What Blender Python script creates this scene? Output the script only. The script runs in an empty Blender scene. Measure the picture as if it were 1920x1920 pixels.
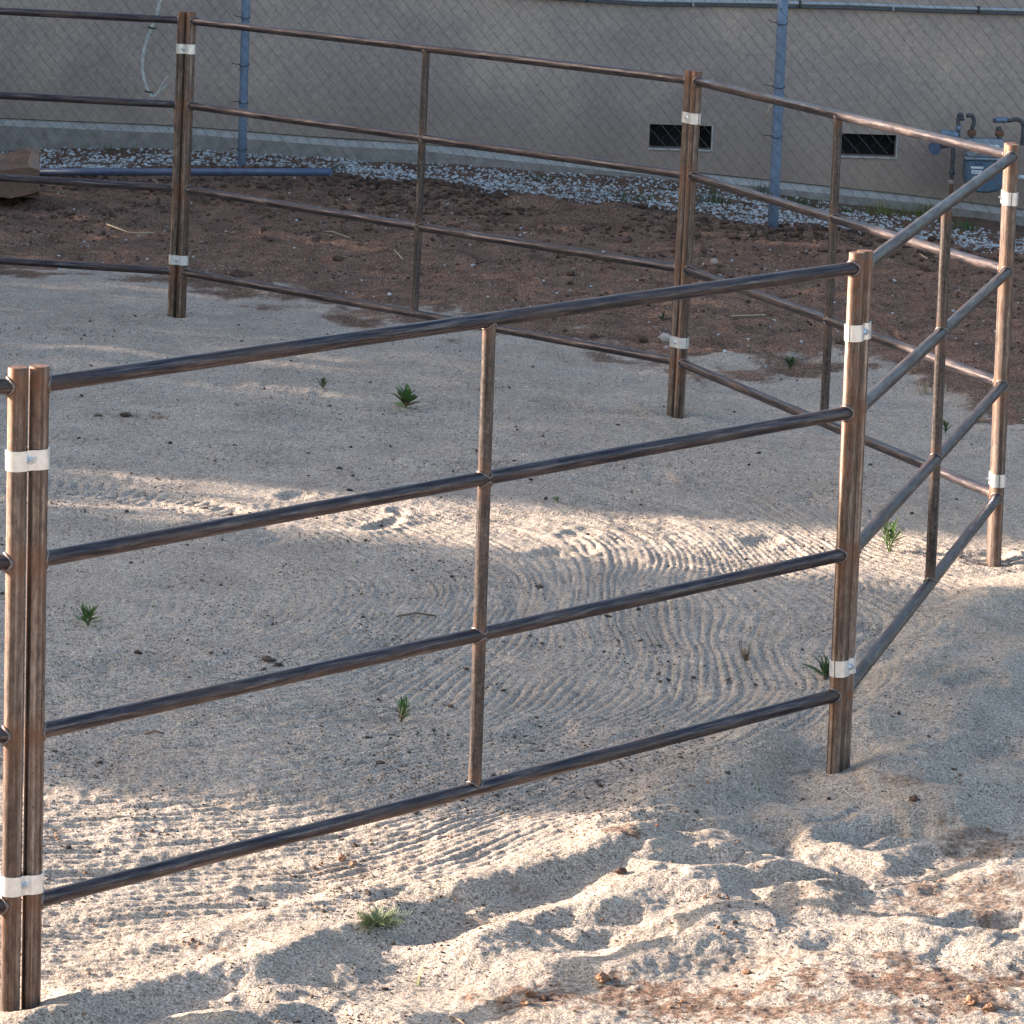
import bpy, bmesh, math, random
import numpy as np
from mathutils import Vector, Matrix

# ------------------------------------------------------------------ camera, world, sun, exposure
F, PITCH, ROLL, CAMH = 7375.5, 0.198928, 0.032526, 3.10
S = bpy.context.scene
COL = S.collection
cp, sp, cr, sr = math.cos(PITCH), math.sin(PITCH), math.cos(ROLL), math.sin(ROLL)
upv = Vector((0, sp, cp)); fwd = Vector((0, cp, -sp)); xv = Vector((1, 0, 0))
right = xv*cr + upv*sr
cup = -xv*sr + upv*cr
cam = bpy.data.objects.new('camera', bpy.data.cameras.new('camera'))
COL.objects.link(cam); S.camera = cam
cam.data.sensor_width = 36; cam.data.lens = F/1920*36
cam.data.clip_start = 0.1; cam.data.clip_end = 500
M3 = Matrix((right, cup, -fwd)).transposed()
cam.matrix_world = Matrix.Translation((0, 0, CAMH)) @ M3.to_4x4()
cam.data.dof.use_dof = False

SUN_EL, SUN_AZ = math.radians(14.5), math.radians(16)    # sun stands to the left and a little behind the pen
shdir = Vector((math.cos(SUN_EL)*math.cos(SUN_AZ), -math.cos(SUN_EL)*math.sin(SUN_AZ), -math.sin(SUN_EL)))
W = bpy.data.worlds.new('World'); S.world = W; W.use_nodes = True
wn = W.node_tree.nodes; wl = W.node_tree.links
sky = wn.new('ShaderNodeTexSky'); sky.sky_type = 'NISHITA'; sky.sun_disc = False
sky.sun_elevation = SUN_EL
sky.sun_rotation = math.atan2(-shdir.x, -shdir.y)
sky.air_density = 1.0; sky.dust_density = 2.5; sky.ozone_density = 1.0
wl.new(sky.outputs[0], wn['Background'].inputs['Color'])
wn['Background'].inputs['Strength'].default_value = 0.11
sl = bpy.data.lights.new('sun', 'SUN'); sl.energy = 4.9; sl.angle = math.radians(0.6); sl.color = (1, .84, .70)
so = bpy.data.objects.new('sun', sl); COL.objects.link(so)
so.rotation_euler = shdir.to_track_quat('-Z', 'Y').to_euler(); so.location = (-20, 10, 12)
S.view_settings.view_transform = 'Standard'; S.view_settings.look = 'None'
S.view_settings.gamma = 1; S.view_settings.use_curve_mapping = False
S.view_settings.exposure = 1.95
S.render.engine = 'CYCLES'

rnd = random.Random(7)
rng = np.random.default_rng(11)

# ------------------------------------------------------------------ pixel of the photograph -> point of the place
def ray(u, v):
    a = (u-960)/F; b = -(v-960)/F
    x = a*cr - b*sr; z = a*sr + b*cr
    return np.array([x, cp+z*sp, -sp+z*cp])
def at_z(u, v, z=0.0):
    d = ray(u, v); return d*((z-CAMH)/d[2]) + np.array([0, 0, CAMH])
def at_y(u, v, y):
    d = ray(u, v); return d*(y/d[1]) + np.array([0, 0, CAMH])

# ------------------------------------------------------------------ noise in numpy
PERM = rng.permutation(512).astype(np.int64)
GR = rng.uniform(0, 2*np.pi, 512); GX, GY = np.cos(GR), np.sin(GR)
def perlin(x, y, seed=0):
    xi = np.floor(x).astype(np.int64); yi = np.floor(y).astype(np.int64)
    xf = x-xi; yf = y-yi
    u = xf*xf*xf*(xf*(xf*6-15)+10); v = yf*yf*yf*(yf*(yf*6-15)+10)
    def g(i, j, dx, dy):
        h = PERM[(PERM[(i+seed*31) & 511] + j*7 + seed) & 511]
        return GX[h]*dx + GY[h]*dy
    a = g(xi, yi, xf, yf); b = g(xi+1, yi, xf-1, yf)
    c = g(xi, yi+1, xf, yf-1); d = g(xi+1, yi+1, xf-1, yf-1)
    return 1.5*((a*(1-u)+b*u)*(1-v) + (c*(1-u)+d*u)*v)
def fbm(x, y, w, octv=3, seed=0, gain=.5):
    s = 0; a = 1
    for o in range(octv):
        s = s + a*perlin(x/w, y/w, seed+o*5); w /= 2.03; a *= gain
    return s
def sstep(a, b, x):
    t = np.clip((x-a)/(b-a), 0, 1); return t*t*(3-2*t)

# ------------------------------------------------------------------ corners of the round pen (fitted)
CY = [9.280, 11.492, 14.626, 17.837, 20.103]
TOP = [(54, 688), (1615, 472), (1897, 270), (1301, 133), (351, 22)]
BOT = [(38, 1900), (1571, 1450), (1863, 1052), (1266, 785), (331, 597)]
CT = [at_y(*TOP[i], CY[i]) for i in range(5)]
CB = [at_y(*BOT[i], CY[i]) for i in range(5)]

# ------------------------------------------------------------------ height of the ground
WALL_Y = 27.35
base_px = [(-400, 262), (0, 283), (330, 280), (640, 298), (960, 318), (1280, 343), (1700, 398), (1920, 425), (2300, 465)]
bp = [at_y(u, v, WALL_Y-.05) for u, v in base_px]
BX = np.array([-40]+[p[0] for p in bp]+[40]); BZ = np.array([bp[0][2]]+[p[2] for p in bp]+[bp[-1][2]])

RID = []   # (points, height, far width, near width, trough)
def ridge(px, h, w1, w2, tr=.5):
    RID.append((np.array([at_z(*p)[:2] for p in px]), h, w1, w2, tr))
ridge([(-60, 1905), (100, 1872), (200, 1838), (300, 1815), (353, 1808), (467, 1795), (567, 1753), (640, 1728), (707, 1702), (827, 1668), (960, 1650), (1073, 1623), (1173, 1597), (1273, 1547), (1340, 1500), (1400, 1450), (1450, 1410), (1500, 1385)], .050, .20, .075, .9)
ridge([(430, 1868), (560, 1812), (660, 1770), (740, 1748), (853, 1757), (990, 1722), (1107, 1690), (1200, 1650), (1290, 1600), (1380, 1565), (1450, 1520), (1500, 1500)], .040, .11, .09, .6)
ridge([(-40, 1965), (200, 1905), (330, 1890), (480, 1880), (600, 1860), (720, 1872), (840, 1900)], .034, .10, .06, .6)
ridge([(60, 1790), (200, 1762), (330, 1745), (450, 1722), (560, 1690), (700, 1650), (860, 1600), (1000, 1575), (1120, 1545)], .014, .10, .06, .6)
ridge([(90, 1700), (300, 1672), (420, 1655), (540, 1640), (640, 1625)], .014, .10, .05, .6)
ridge([(180, 1545), (300, 1530), (420, 1520)], .012, .08, .05, .6)
ridge([(1260, 1700), (1380, 1625), (1450, 1640), (1560, 1690), (1660, 1705)], .040, .14, .10, .7)
ridge([(1500, 1520), (1540, 1585), (1640, 1612), (1720, 1590)], .034, .08, .07, .9)
ridge([(1530, 1485), (1600, 1470), (1680, 1480), (1740, 1530), (1800, 1560)], .030, .14, .12, .6)
ridge([(1590, 1420), (1640, 1360), (1690, 1300), (1740, 1240), (1800, 1180), (1880, 1130), (1960, 1090)], .060, .13, .15, .5)
ridge([(1660, 1500), (1740, 1430), (1800, 1370), (1850, 1300), (1900, 1240), (1960, 1190)], .055, .13, .10, .8)
ridge([(1740, 1560), (1830, 1480), (1900, 1420), (1980, 1370)], .042, .12, .10, .6)
ridge([(1600, 1800), (1700, 1770), (1800, 1765), (1870, 1800), (1950, 1780)], .018, .13, .09, .7)
ridge([(880, 1810), (1000, 1790), (1150, 1805), (1290, 1770), (1400, 1740), (1480, 1735)], .026, .13, .09, .6)
ridge([(1150, 1560), (1240, 1510), (1330, 1455), (1400, 1405), (1470, 1345), (1530, 1290)], .020, .09, .06, .6)
ridge([(1230, 1560), (1320, 1495), (1420, 1435), (1500, 1370)], .014, .06, .05, .6)
DENT = []  # x, y, angle, length, width, depth
for (u, v, a, l, w, d) in [(1180, 1745, .1, .13, .07, .035), (1610, 1560, .9, .14, .07, .05), (1690, 1555, .3, .11, .07, .05),
        (1345, 1625, .2, .14, .07, .045), (1850, 1490, .2, .13, .08, .03), (1760, 1430, .5, .12, .07, .03), (1440, 1560, .5, .12, .07, .03),
        (1100, 1720, .2, .15, .07, .03), (1235, 1575, .3, .12, .06, .03), (1520, 1660, .1, .16, .07, .05), (1880, 1400, .6, .12, .08, .03),
        (1650, 1185, 0, .06, .05, .03), (250, 1890, .1, .16, .07, .03), (500, 1850, .2, .14, .06, .03), (1845, 1050, 0, .09, .07, .035),
        (720, 985, 1.2, .12, .05, .03), (1060, 1040, .5, .12, .07, .02), (1790, 1600, .4, .13, .08, .03), (1700, 1240, .6, .11, .07, .03),
        (1850, 1740, .4, .13, .08, .04), (1600, 1780, 0, .12, .07, .03), (1830, 1300, .9, .14, .07, .03), (780, 1680, .1, .12, .06, .03),
        (400, 1595, .1, .15, .05, .015), (160, 1620, .1, .12, .05, .015), (560, 1650, .1, .13, .06, .02)]:
    p = at_z(u, v); DENT.append((p[0], p[1], a, l*1.25, w*1.1, d*.6))
rr_ = random.Random(3)
for k in range(34):
    p = at_z(rr_.uniform(60, 1700), rr_.uniform(620, 1450)); DENT.append((p[0], p[1], rr_.uniform(-.5, 2.), rr_.uniform(.08, .18), rr_.uniform(.04, .09), rr_.uniform(.004, .014)))
TR = [np.array([at_z(*p)[:2] for p in [(-80, 905), (60, 905), (200, 918), (300, 935), (400, 965), (480, 1010)]]),
      np.array([at_z(*p)[:2] for p in [(1180, 960), (1300, 1060), (1420, 1085), (1600, 1110), (1720, 1115)]]),
      np.array([at_z(*p)[:2] for p in [(560, 930), (760, 965), (960, 1010), (1130, 1060)]])]

def poly_dist(P, x, y):
    best = np.full(x.shape, 9.0); sd = np.zeros(x.shape); al = np.zeros(x.shape); tot = 0
    for i in range(len(P)-1):
        a, b = P[i], P[i+1]; d = b-a; L = np.hypot(*d)
        t = ((x-a[0])*d[0]+(y-a[1])*d[1])/(L*L); tc = np.clip(t, 0, 1)
        ex = x-(a[0]+tc*d[0]); ey = y-(a[1]+tc*d[1]); e = np.hypot(ex, ey)
        m = e < best
        side = np.sign(-(d[0]*(y-a[1])-d[1]*(x-a[0])))
        best = np.where(m, e, best); sd = np.where(m, side, sd); al = np.where(m, tot+tc*L, al); tot += L
    return best, sd, al, tot

PENC = (-4.45, 14.6)
def pen_dist(x, y):
    """metres inside the ring of panels (negative outside)"""
    m = np.full(np.shape(x), 9.0)
    C_ = [np.array([CB[0][0]-3.1*math.cos(.2705), CY[0]-3.1*math.sin(.2705)])]+[c[:2] for c in CB]
    for i in range(5):
        a, b = C_[i], C_[i+1]; d = (b-a)/np.hypot(*(b-a))
        m = np.minimum(m, d[0]*(y-a[1])-d[1]*(x-a[0]))
    return m
dirt_edge_px = [(-500, 500), (0, 512), (150, 512), (330, 535), (500, 560), (640, 585), (830, 600), (1000, 632), (1150, 655), (1300, 690),
                (1450, 700), (1560, 685), (1640, 650), (1690, 680), (1750, 730), (1830, 765), (1920, 800), (2200, 860)]
de = np.array([at_z(*p)[:2] for p in dirt_edge_px])
grav_lo_px = [(-500, 335), (0, 324), (300, 318), (600, 325), (720, 358), (900, 385), (1100, 402), (1250, 408), (1400, 425), (1600, 440), (1750, 460), (1920, 478), (2300, 520)]
gl = np.array([at_z(*p, float(np.interp(p[0], [0, 400, 720, 900], [.055, .05, .0, -.05])))[:2] for p in grav_lo_px])
def dirt_mask(x, y):
    e = np.interp(x, de[:, 0], de[:, 1])
    n = fbm(x, y, .5, 5, 3, .62)
    m = sstep(-.5, .5, (y-e) + n*.62)
    # soil showing through the sand; bottom-right spots also paint in dappled shade
    for (u, v, rx, ry, k) in SPOTS:
        q = at_z(u, v); dd = ((x-q[0])/rx)**2+((y-q[1])/ry)**2
        m = np.maximum(m, k*.72*sstep(1.5, .1, dd + fbm(x, y, .09, 4, 9, .7)*1.3))
    return m
SPOTS = [(1850, 1690, .34, .20, .74), (1780, 1850, .40, .14, .95), (1560, 1895, .35, .08, .8), (1900, 1580, .25, .16, .72), (1180, 1860, .40, .12, .85), (1620, 1700, .3, .10, .55), (1450, 1800, .3, .08, .55), (1230, 1850, .22, .10, .9), (1330, 1880, .2, .10, .9), (1130, 1835, .12, .06, .7), (1835, 1885, .12, .09, .9), (960, 1885, .1, .05, .6), (1830, 1740, .09, .05, .5),
         (1080, 672, .28, .22, .45), (1220, 690, .2, .15, .4), (240, 782, .16, .12, .7), (640, 882, .07, .12, .5), (1170, 1600, .06, .04, .8), (980, 1660, .08, .04, .5),
         (1700, 1495, .09, .06, .6), (1870, 1560, .2, .08, .7), (1370, 1500, .05, .04, .4), (650, 1620, .08, .06, .55), (500, 1620, .07, .06, .5), (330, 1870, .05, .03, .4),
         (380, 1755, .07, .04, .6), (780, 1600, .07, .06, .4), (1450, 640, .3, .5, .5), (890, 1700, .07, .03, .6), (1660, 1800, .1, .05, .8), (1840, 1410, .05, .04, .4),
         (90, 1540, .05, .05, .5), (1170, 1740, .05, .04, .5)]
def H(x, y, fine=True):
    x = np.asarray(x, float); y = np.asarray(y, float)
    z = .022*fbm(x, y, 1.3, 2, 1) + .007*fbm(x, y, .33, 3, 2)
    # fall towards the house
    zb = np.interp(x, BX, BZ)
    far = sstep(22.5, 27.2, y)
    z = z*(1-.7*far) + zb*far
    for i in range(5):
        z += (CB[i][2]-.0)*np.exp(-((x-CB[i][0])**2+(y-CB[i][1])**2)/1.2**2)
    e = np.interp(x, de[:, 0], de[:, 1])
    dm = sstep(-.2, .3, y-e)*(1-sstep(25.6, 26.3, y))
    if fine:
        z += dm*(.026*fbm(x, y*1.3, .85, 2, 23)+.015*fbm(x, y, .45, 4, 21, .62) + .020*np.maximum(0, fbm(x, y, .16, 3, 22, .6)))
        # tracks pressed into the soil
        z -= dm*.02*np.exp(-((y-(e+1.6)+.15*np.sin(x*1.3))/.18)**2)
    g = np.interp(x, gl[:, 0], gl[:, 1])
    bm = np.exp(-((y-(g-.35))/.28)**2)
    z += bm*(.006+.040*sstep(-1.6, .3, x))*(.9+.7*fbm(x, y, .35, 4, 31, .65))
    if fine:
        # harrow lines sweeping round
        cx, cy = -2.0, 13.5
        q = np.hypot(x-cx, y-cy) + .30*fbm(x, y, 2.0, 2, 41) + .010*fbm(x, y, .5, 2, 42) + .003*fbm(x, y, .12, 1, 47)
        msk = sstep(.2, 1.3, q)*(1-sstep(5.0, 5.8, q))*(1-dm)
        rad = np.hypot(x-PENC[0], y-PENC[1])
        pd = pen_dist(x, y)
        inside = sstep(-.12, .10, pd+.12*perlin(x/.3, y/.3, 46))
        ph = q/.037; arc = np.arctan2(y-cy, x-cx)*3.0
        w1_ = 1-np.abs(np.sin(np.pi*ph))**.8
        w2_ = np.clip(1-np.abs(perlin(q/.034, arc/.7, 48))*2.2, 0, 1)
        w3_ = np.clip(perlin(q/.085, arc/1.1, 49), -1, 1)
        mxx = sstep(-.3, .3, fbm(x, y, .8, 2, 50))
        wv = w1_*(.3+.5*mxx) + w2_*(.7-.4*mxx) + .45*w3_
        amp = .60+.40*sstep(-.35, .35, fbm(x, y, .55, 3, 43)+.10)
        near = np.exp(-((q-3.2)/2.8)**4)
        z += -.0108*wv*msk*inside*amp*near + .003*msk*inside
        # a second, fainter set of lines left of the middle
        p2 = -.30*x+.954*y + .10*fbm(x, y, 1.6, 2, 55) + .010*fbm(x, y, .4, 2, 56)
        m2 = sstep(.1, -.5, x)*sstep(14.0, 12.9, y)*sstep(10.2, 10.9, y)*inside
        l2 = np.clip(1-np.abs(perlin(p2/.036, x/.6, 57))*2.0, 0, 1)*.6+.5*(1-np.abs(np.sin(np.pi*p2/.039))**.8)
        z += -.0110*l2*m2*sstep(-.4, .3, fbm(x, y, .5, 3, 58)+.1)
        z += (.0030*fbm(x, y, .035, 2, 44)+(.0015+.0035*inside)*fbm(x, y, .10, 2, 53)*sstep(-.1, .5, fbm(x, y, .9, 2, 54)+.15))*(1-dm)
        # lumpy trodden sand
        z += (1-dm)*.006*np.maximum(0, fbm(x, y, .12, 3, 45, .55)-.1)*sstep(.6, -.3, msk)
        out = sstep(.05, -.45, pd)*(1-dm)
        z += out*(.016*fbm(x, y*1.5, .70, 3, 51, .5)+.003*np.maximum(0, fbm(x, y, .16, 2, 52, .5)))
        # tread prints
        for k, P in enumerate(TR):
            lo = P.min(0)-.3; hi = P.max(0)+.3
            m = (x > lo[0]) & (x < hi[0]) & (y > lo[1]) & (y < hi[1])
            if not m.any(): continue
            d, s, al, tot = poly_dist(P, x[m], y[m])
            band = sstep(.15, .10, d)
            tr = np.maximum(0, np.sin(2*np.pi*(al/(.058, .036, .045)[k] + d*4)))**.7
            z[m] += (1, .5, .0)[k]*band*(-.006 + -.011*tr*sstep(.13, .11, d)*sstep(.01, .03, d)*(.5+.5*sstep(-.2, .2, perlin(x[m]/.4, y[m]/.4, 60+k)))) + (1, .4, 0)[k]*.004*np.exp(-((d-.17)/.03)**2)
        for (P, h, w1, w2, trg) in RID:
            lo = P.min(0)-.6; hi = P.max(0)+.6
            m = (x > lo[0]) & (x < hi[0]) & (y > lo[1]) & (y < hi[1])
            if not m.any(): continue
            xx, yy = x[m], y[m]
            wx = xx+.035*fbm(xx, yy, .3, 2, 71); wy = yy+.035*fbm(xx, yy, .3, 2, 72)
            d, s, al, tot = poly_dist(P, wx, wy)
            ends = sstep(-.02, .22, al)*sstep(-.02, .22, tot-al)
            w = np.where(s > 0, w2, w1)
            prof = np.exp(-(d/w)**2) - trg*.7*np.exp(-((d-w2*2.2)/(w2*1.2))**2)*(s > 0)
            z[m] += h*prof*ends*(.8+.3*perlin(xx/.25, yy/.25, 77))
        for (px, py, a, l, w, dp) in DENT:
            m = (abs(x-px) < .5) & (abs(y-py) < .5)
            if not m.any(): continue
            xx = x[m]-px; yy = y[m]-py; c, s = math.cos(a), math.sin(a)
            q2 = ((xx*c+yy*s)/l)**2 + ((-xx*s+yy*c)/w)**2
            q2 = q2*(1+.5*perlin(x[m]/.08, y[m]/.08, 80))
            q1 = np.sqrt(np.maximum(q2, 0))
            z[m] += -dp*(1-sstep(.55, 1.15, q1)) + dp*.35*np.exp(-((q1-1.35)/.28)**2)
        for i in range(5):
            d = np.hypot(x-CB[i][0], y-CB[i][1])
            z += -.012*np.exp(-(d/.06)**2) + .012*np.exp(-((d-.13)/.05)**2)*(1+.5*perlin(x/.1, y/.1, 90))
    return z

# ------------------------------------------------------------------ mesh helpers
def mk(name, verts, faces, mat=None, smooth=True, parent=None):
    me = bpy.data.meshes.new(name)
    me.from_pydata([tuple(v) for v in verts], [], [tuple(f) for f in faces])
    if smooth: me.polygons.foreach_set('use_smooth', [True]*len(me.polygons))
    me.update()
    o = bpy.data.objects.new(name, me); COL.objects.link(o)
    if mat: me.materials.append(mat)
    if parent: par(o, parent)
    return o
def par(o, root):
    o.parent = root; o.location = Vector(o.location)-root_world(root)
def root_world(o):
    v = Vector(o.location)
    while o.parent: o = o.parent; v += Vector(o.location)
    return v
def mk_np(name, V, Fq, mat=None, smooth=True):
    """fast mesh from numpy; Fq (n,k) all faces with k corners"""
    me = bpy.data.meshes.new(name); n, k = Fq.shape
    me.vertices.add(len(V)); me.vertices.foreach_set('co', np.ascontiguousarray(V, np.float32).ravel())
    me.loops.add(n*k); me.loops.foreach_set('vertex_index', np.ascontiguousarray(Fq, np.int32).ravel())
    me.polygons.add(n); me.polygons.foreach_set('loop_start', np.arange(0, n*k, k, dtype=np.int32))
    me.polygons.foreach_set('loop_total', np.full(n, k, np.int32))
    me.polygons.foreach_set('use_smooth', np.full(n, smooth))
    me.update(calc_edges=True)
    o = bpy.data.objects.new(name, me); COL.objects.link(o)
    if mat: me.materials.append(mat)
    return o
def attr(o, name, vals):
    a = o.data.attributes.new(name, 'FLOAT', 'POINT'); a.data.foreach_set('value', np.ascontiguousarray(vals, np.float32).ravel())
def empty(name, loc):
    o = bpy.data.objects.new(name, None); COL.objects.link(o); o.location = loc; o.empty_display_size = .1; return o
def tag(o, label, cat, group=None, kind=None):
    o['label'] = label; o['category'] = cat
    if group: o['group'] = group
    if kind: o['kind'] = kind
    return o
def cylinder(name, a, b, r, mat, parent=None, n=28, rings=1, caps=True, rust=None, bend=0.0, mid_r=None):
    """mesh along local Z between a and b, so that the streaks of the steel run along it"""
    a = Vector(a); b = Vector(b); L = (b-a).length
    V = []; Fc = []; rv = []
    for i in range(rings+1):
        t = i/rings; z = t*L
        off = bend*math.sin(math.pi*t)
        for k in range(n):
            an = 2*math.pi*k/n
            V.append((r*math.cos(an)+off, r*math.sin(an), z)); rv.append(rust(z) if rust else 0)
    for i in range(rings):
        for k in range(n):
            k2 = (k+1) % n
            Fc.append((i*n+k, i*n+k2, (i+1)*n+k2, (i+1)*n+k))
    me = bpy.data.meshes.new(name)
    if caps:
        c = len(V)
        for i, zz in ((0, 0), (rings, L)):
            ring = []
            for k in range(n):
                an = 2*math.pi*k/n; rr = r-.0015; V.append((rr*math.cos(an), rr*math.sin(an), zz + (.001 if i else -.001))); ring.append(len(V)-1); rv.append(rust(z) if rust else 0)
            for k in range(n):
                k2 = (k+1) % n
                q = (i*n+k, ring[k], ring[k2], i*n+k2)
                Fc.append(q if not i else q[::-1])
            Fc.append(tuple(ring[::-1]) if not i else tuple(ring))
    me.from_pydata(V, [], Fc)
    me.polygons.foreach_set('use_smooth', [len(f) == 4 for f in Fc])
    if rust:
        at = me.attributes.new('rust', 'FLOAT', 'POINT'); at.data.foreach_set('value', rv)
    me.update(); me.materials.append(mat)
    o = bpy.data.objects.new(name, me); COL.objects.link(o)
    o.location = a; o.rotation_euler = (b-a).to_track_quat('Z', 'X').to_euler()
    if parent: par(o, parent)
    return o
def tube_geo(pts, r, n=8, closed=False, V=None, Fc=None):
    """swept tube appended to V,Fc lists"""
    if V is None: V, Fc = [], []
    pts = [Vector(p) for p in pts]; m = len(pts); base = len(V)
    nrm = None
    for i, p in enumerate(pts):
        if closed: t = (pts[(i+1) % m]-pts[i-1]).normalized()
        else: t = (pts[min(i+1, m-1)]-pts[max(i-1, 0)]).normalized()
        if nrm is None:
            nrm = t.orthogonal().normalized()
        nrm = (nrm - t*nrm.dot(t))
        nrm = nrm.normalized() if nrm.length > 1e-6 else t.orthogonal().normalized()
        bn = t.cross(nrm)
        rad = r[i] if isinstance(r, (list, tuple)) else r
        for k in range(n):
            an = 2*math.pi*k/n
            V.append(p + nrm*(rad*math.cos(an)) + bn*(rad*math.sin(an)))
    for i in range(m if closed else m-1):
        j = (i+1) % m
        for k in range(n):
            k2 = (k+1) % n
            Fc.append((base+i*n+k, base+i*n+k2, base+j*n+k2, base+j*n+k))
    if not closed:
        Fc.append(tuple(base+k for k in range(n))[::-1]); Fc.append(tuple(base+(m-1)*n+k for k in range(n)))
    return V, Fc
def tube(name, pts, r, mat, parent=None, n=8, closed=False):
    V, Fc = tube_geo(pts, r, n, closed); return mk(name, V, Fc, mat, True, parent)
def box_geo(lo, hi, V, Fc, bev=0):
    b = len(V)
    for z in (lo[2], hi[2]):
        for y in (lo[1], hi[1]):
            for x in (lo[0], hi[0]): V.append((x, y, z))
    for f in ((0, 2, 3, 1), (4, 5, 7, 6), (0, 1, 5, 4), (2, 6, 7, 3), (0, 4, 6, 2), (1, 3, 7, 5)): Fc.append(tuple(b+i for i in f))
def boxobj(name, lo, hi, mat, parent=None, bevel=0.0, seg=2):
    bm = bmesh.new(); V = []; Fc = []; box_geo(lo, hi, V, Fc)
    vs = [bm.verts.new(v) for v in V]; [bm.faces.new([vs[i] for i in f]) for f in Fc]
    if bevel: bmesh.ops.bevel(bm, geom=bm.edges[:], offset=bevel, segments=seg, affect='EDGES', profile=.5)
    bmesh.ops.recalc_face_normals(bm, faces=bm.faces)
    me = bpy.data.meshes.new(name); bm.to_mesh(me); bm.free(); me.materials.append(mat)
    if bevel: me.polygons.foreach_set('use_smooth', [True]*len(me.polygons))
    o = bpy.data.objects.new(name, me); COL.objects.link(o)
    if parent: par(o, parent)
    return o

# ------------------------------------------------------------------ materials
class NT:
    def __init__(s, name):
        s.m = bpy.data.materials.new(name); s.m.use_nodes = True
        s.n = s.m.node_tree.nodes; s.l = s.m.node_tree.links; s.p = s.n['Principled BSDF']
    def add(s, t, **kw):
        nd = s.n.new(t)
        for k, v in kw.items():
            if k.startswith('_'): setattr(nd, k[1:], v)
            else: nd.inputs[k.replace('__', ' ')].default_value = v
        return nd
    def link(s, a, b): s.l.new(a, b)
    def coords(s, kind='Object', scale=(1, 1, 1), rand=False):
        tc = s.add('ShaderNodeTexCoord'); mp = s.add('ShaderNodeMapping'); mp.inputs['Scale'].default_value = scale
        s.link(tc.outputs[kind], mp.inputs['Vector'])
        if rand:
            oi = s.add('ShaderNodeObjectInfo'); ml = s.add('ShaderNodeMath', _operation='MULTIPLY'); ml.inputs[1].default_value = 37.0
            s.link(oi.outputs['Random'], ml.inputs[0]); s.link(ml.outputs[0], mp.inputs['Location'])
        return mp.outputs[0]
    def noise(s, vec, scale, detail=4, rough=.6, dist=0):
        nd = s.add('ShaderNodeTexNoise', Scale=scale, Detail=detail, Roughness=rough, Distortion=dist); s.link(vec, nd.inputs['Vector']); return nd.outputs['Fac']
    def vor(s, vec, scale, feat='F1', out='Distance'):
        nd = s.add('ShaderNodeTexVoronoi', _feature=feat, Scale=scale); s.link(vec, nd.inputs['Vector']); return nd.outputs[out]
    def ramp(s, fac, stops):
        nd = s.add('ShaderNodeValToRGB'); cr_ = nd.color_ramp
        while len(cr_.elements) < len(stops): cr_.elements.new(.5)
        for e, (p, c) in zip(cr_.elements, stops):
            e.position = p; e.color = (*c, 1) if len(c) == 3 else (c[0],)*3+(1,)
        s.link(fac, nd.inputs[0]); return nd.outputs[0]
    def mix(s, f, a, b, mode='MIX'):
        nd = s.add('ShaderNodeMix', _data_type='RGBA', _blend_type=mode)
        for v, i in ((f, 0), (a, 6), (b, 7)):
            if hasattr(v, 'links') or hasattr(v, 'is_linked'): s.link(v, nd.inputs[i])
            else: nd.inputs[i].default_value = v if i == 0 else (*v, 1)
        return nd.outputs[2]
    def math(s, op, a, b=0.0, clamp=False):
        nd = s.add('ShaderNodeMath', _operation=op, _use_clamp=clamp)
        for v, i in ((a, 0), (b, 1)):
            if hasattr(v, 'is_linked'): s.link(v, nd.inputs[i])
            else: nd.inputs[i].default_value = v
        return nd.outputs[0]
    def bump(s, h, strength=.5, dist=.01, nrm=None):
        nd = s.add('ShaderNodeBump', Strength=strength, Distance=dist); s.link(h, nd.inputs['Height'])
        if nrm: s.link(nrm, nd.inputs['Normal'])
        return nd.outputs[0]
    def fin(s, col=None, rough=None, metal=None, nrm=None, spec=None):
        for v, k in ((col, 'Base Color'), (rough, 'Roughness'), (metal, 'Metallic'), (nrm, 'Normal'), (spec, 'Specular IOR Level')):
            if v is None: continue
            if hasattr(v, 'is_linked'): s.link(v, s.p.inputs[k])
            else: s.p.inputs[k].default_value = (*v, 1) if isinstance(v, tuple) else v
        return s.m

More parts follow.
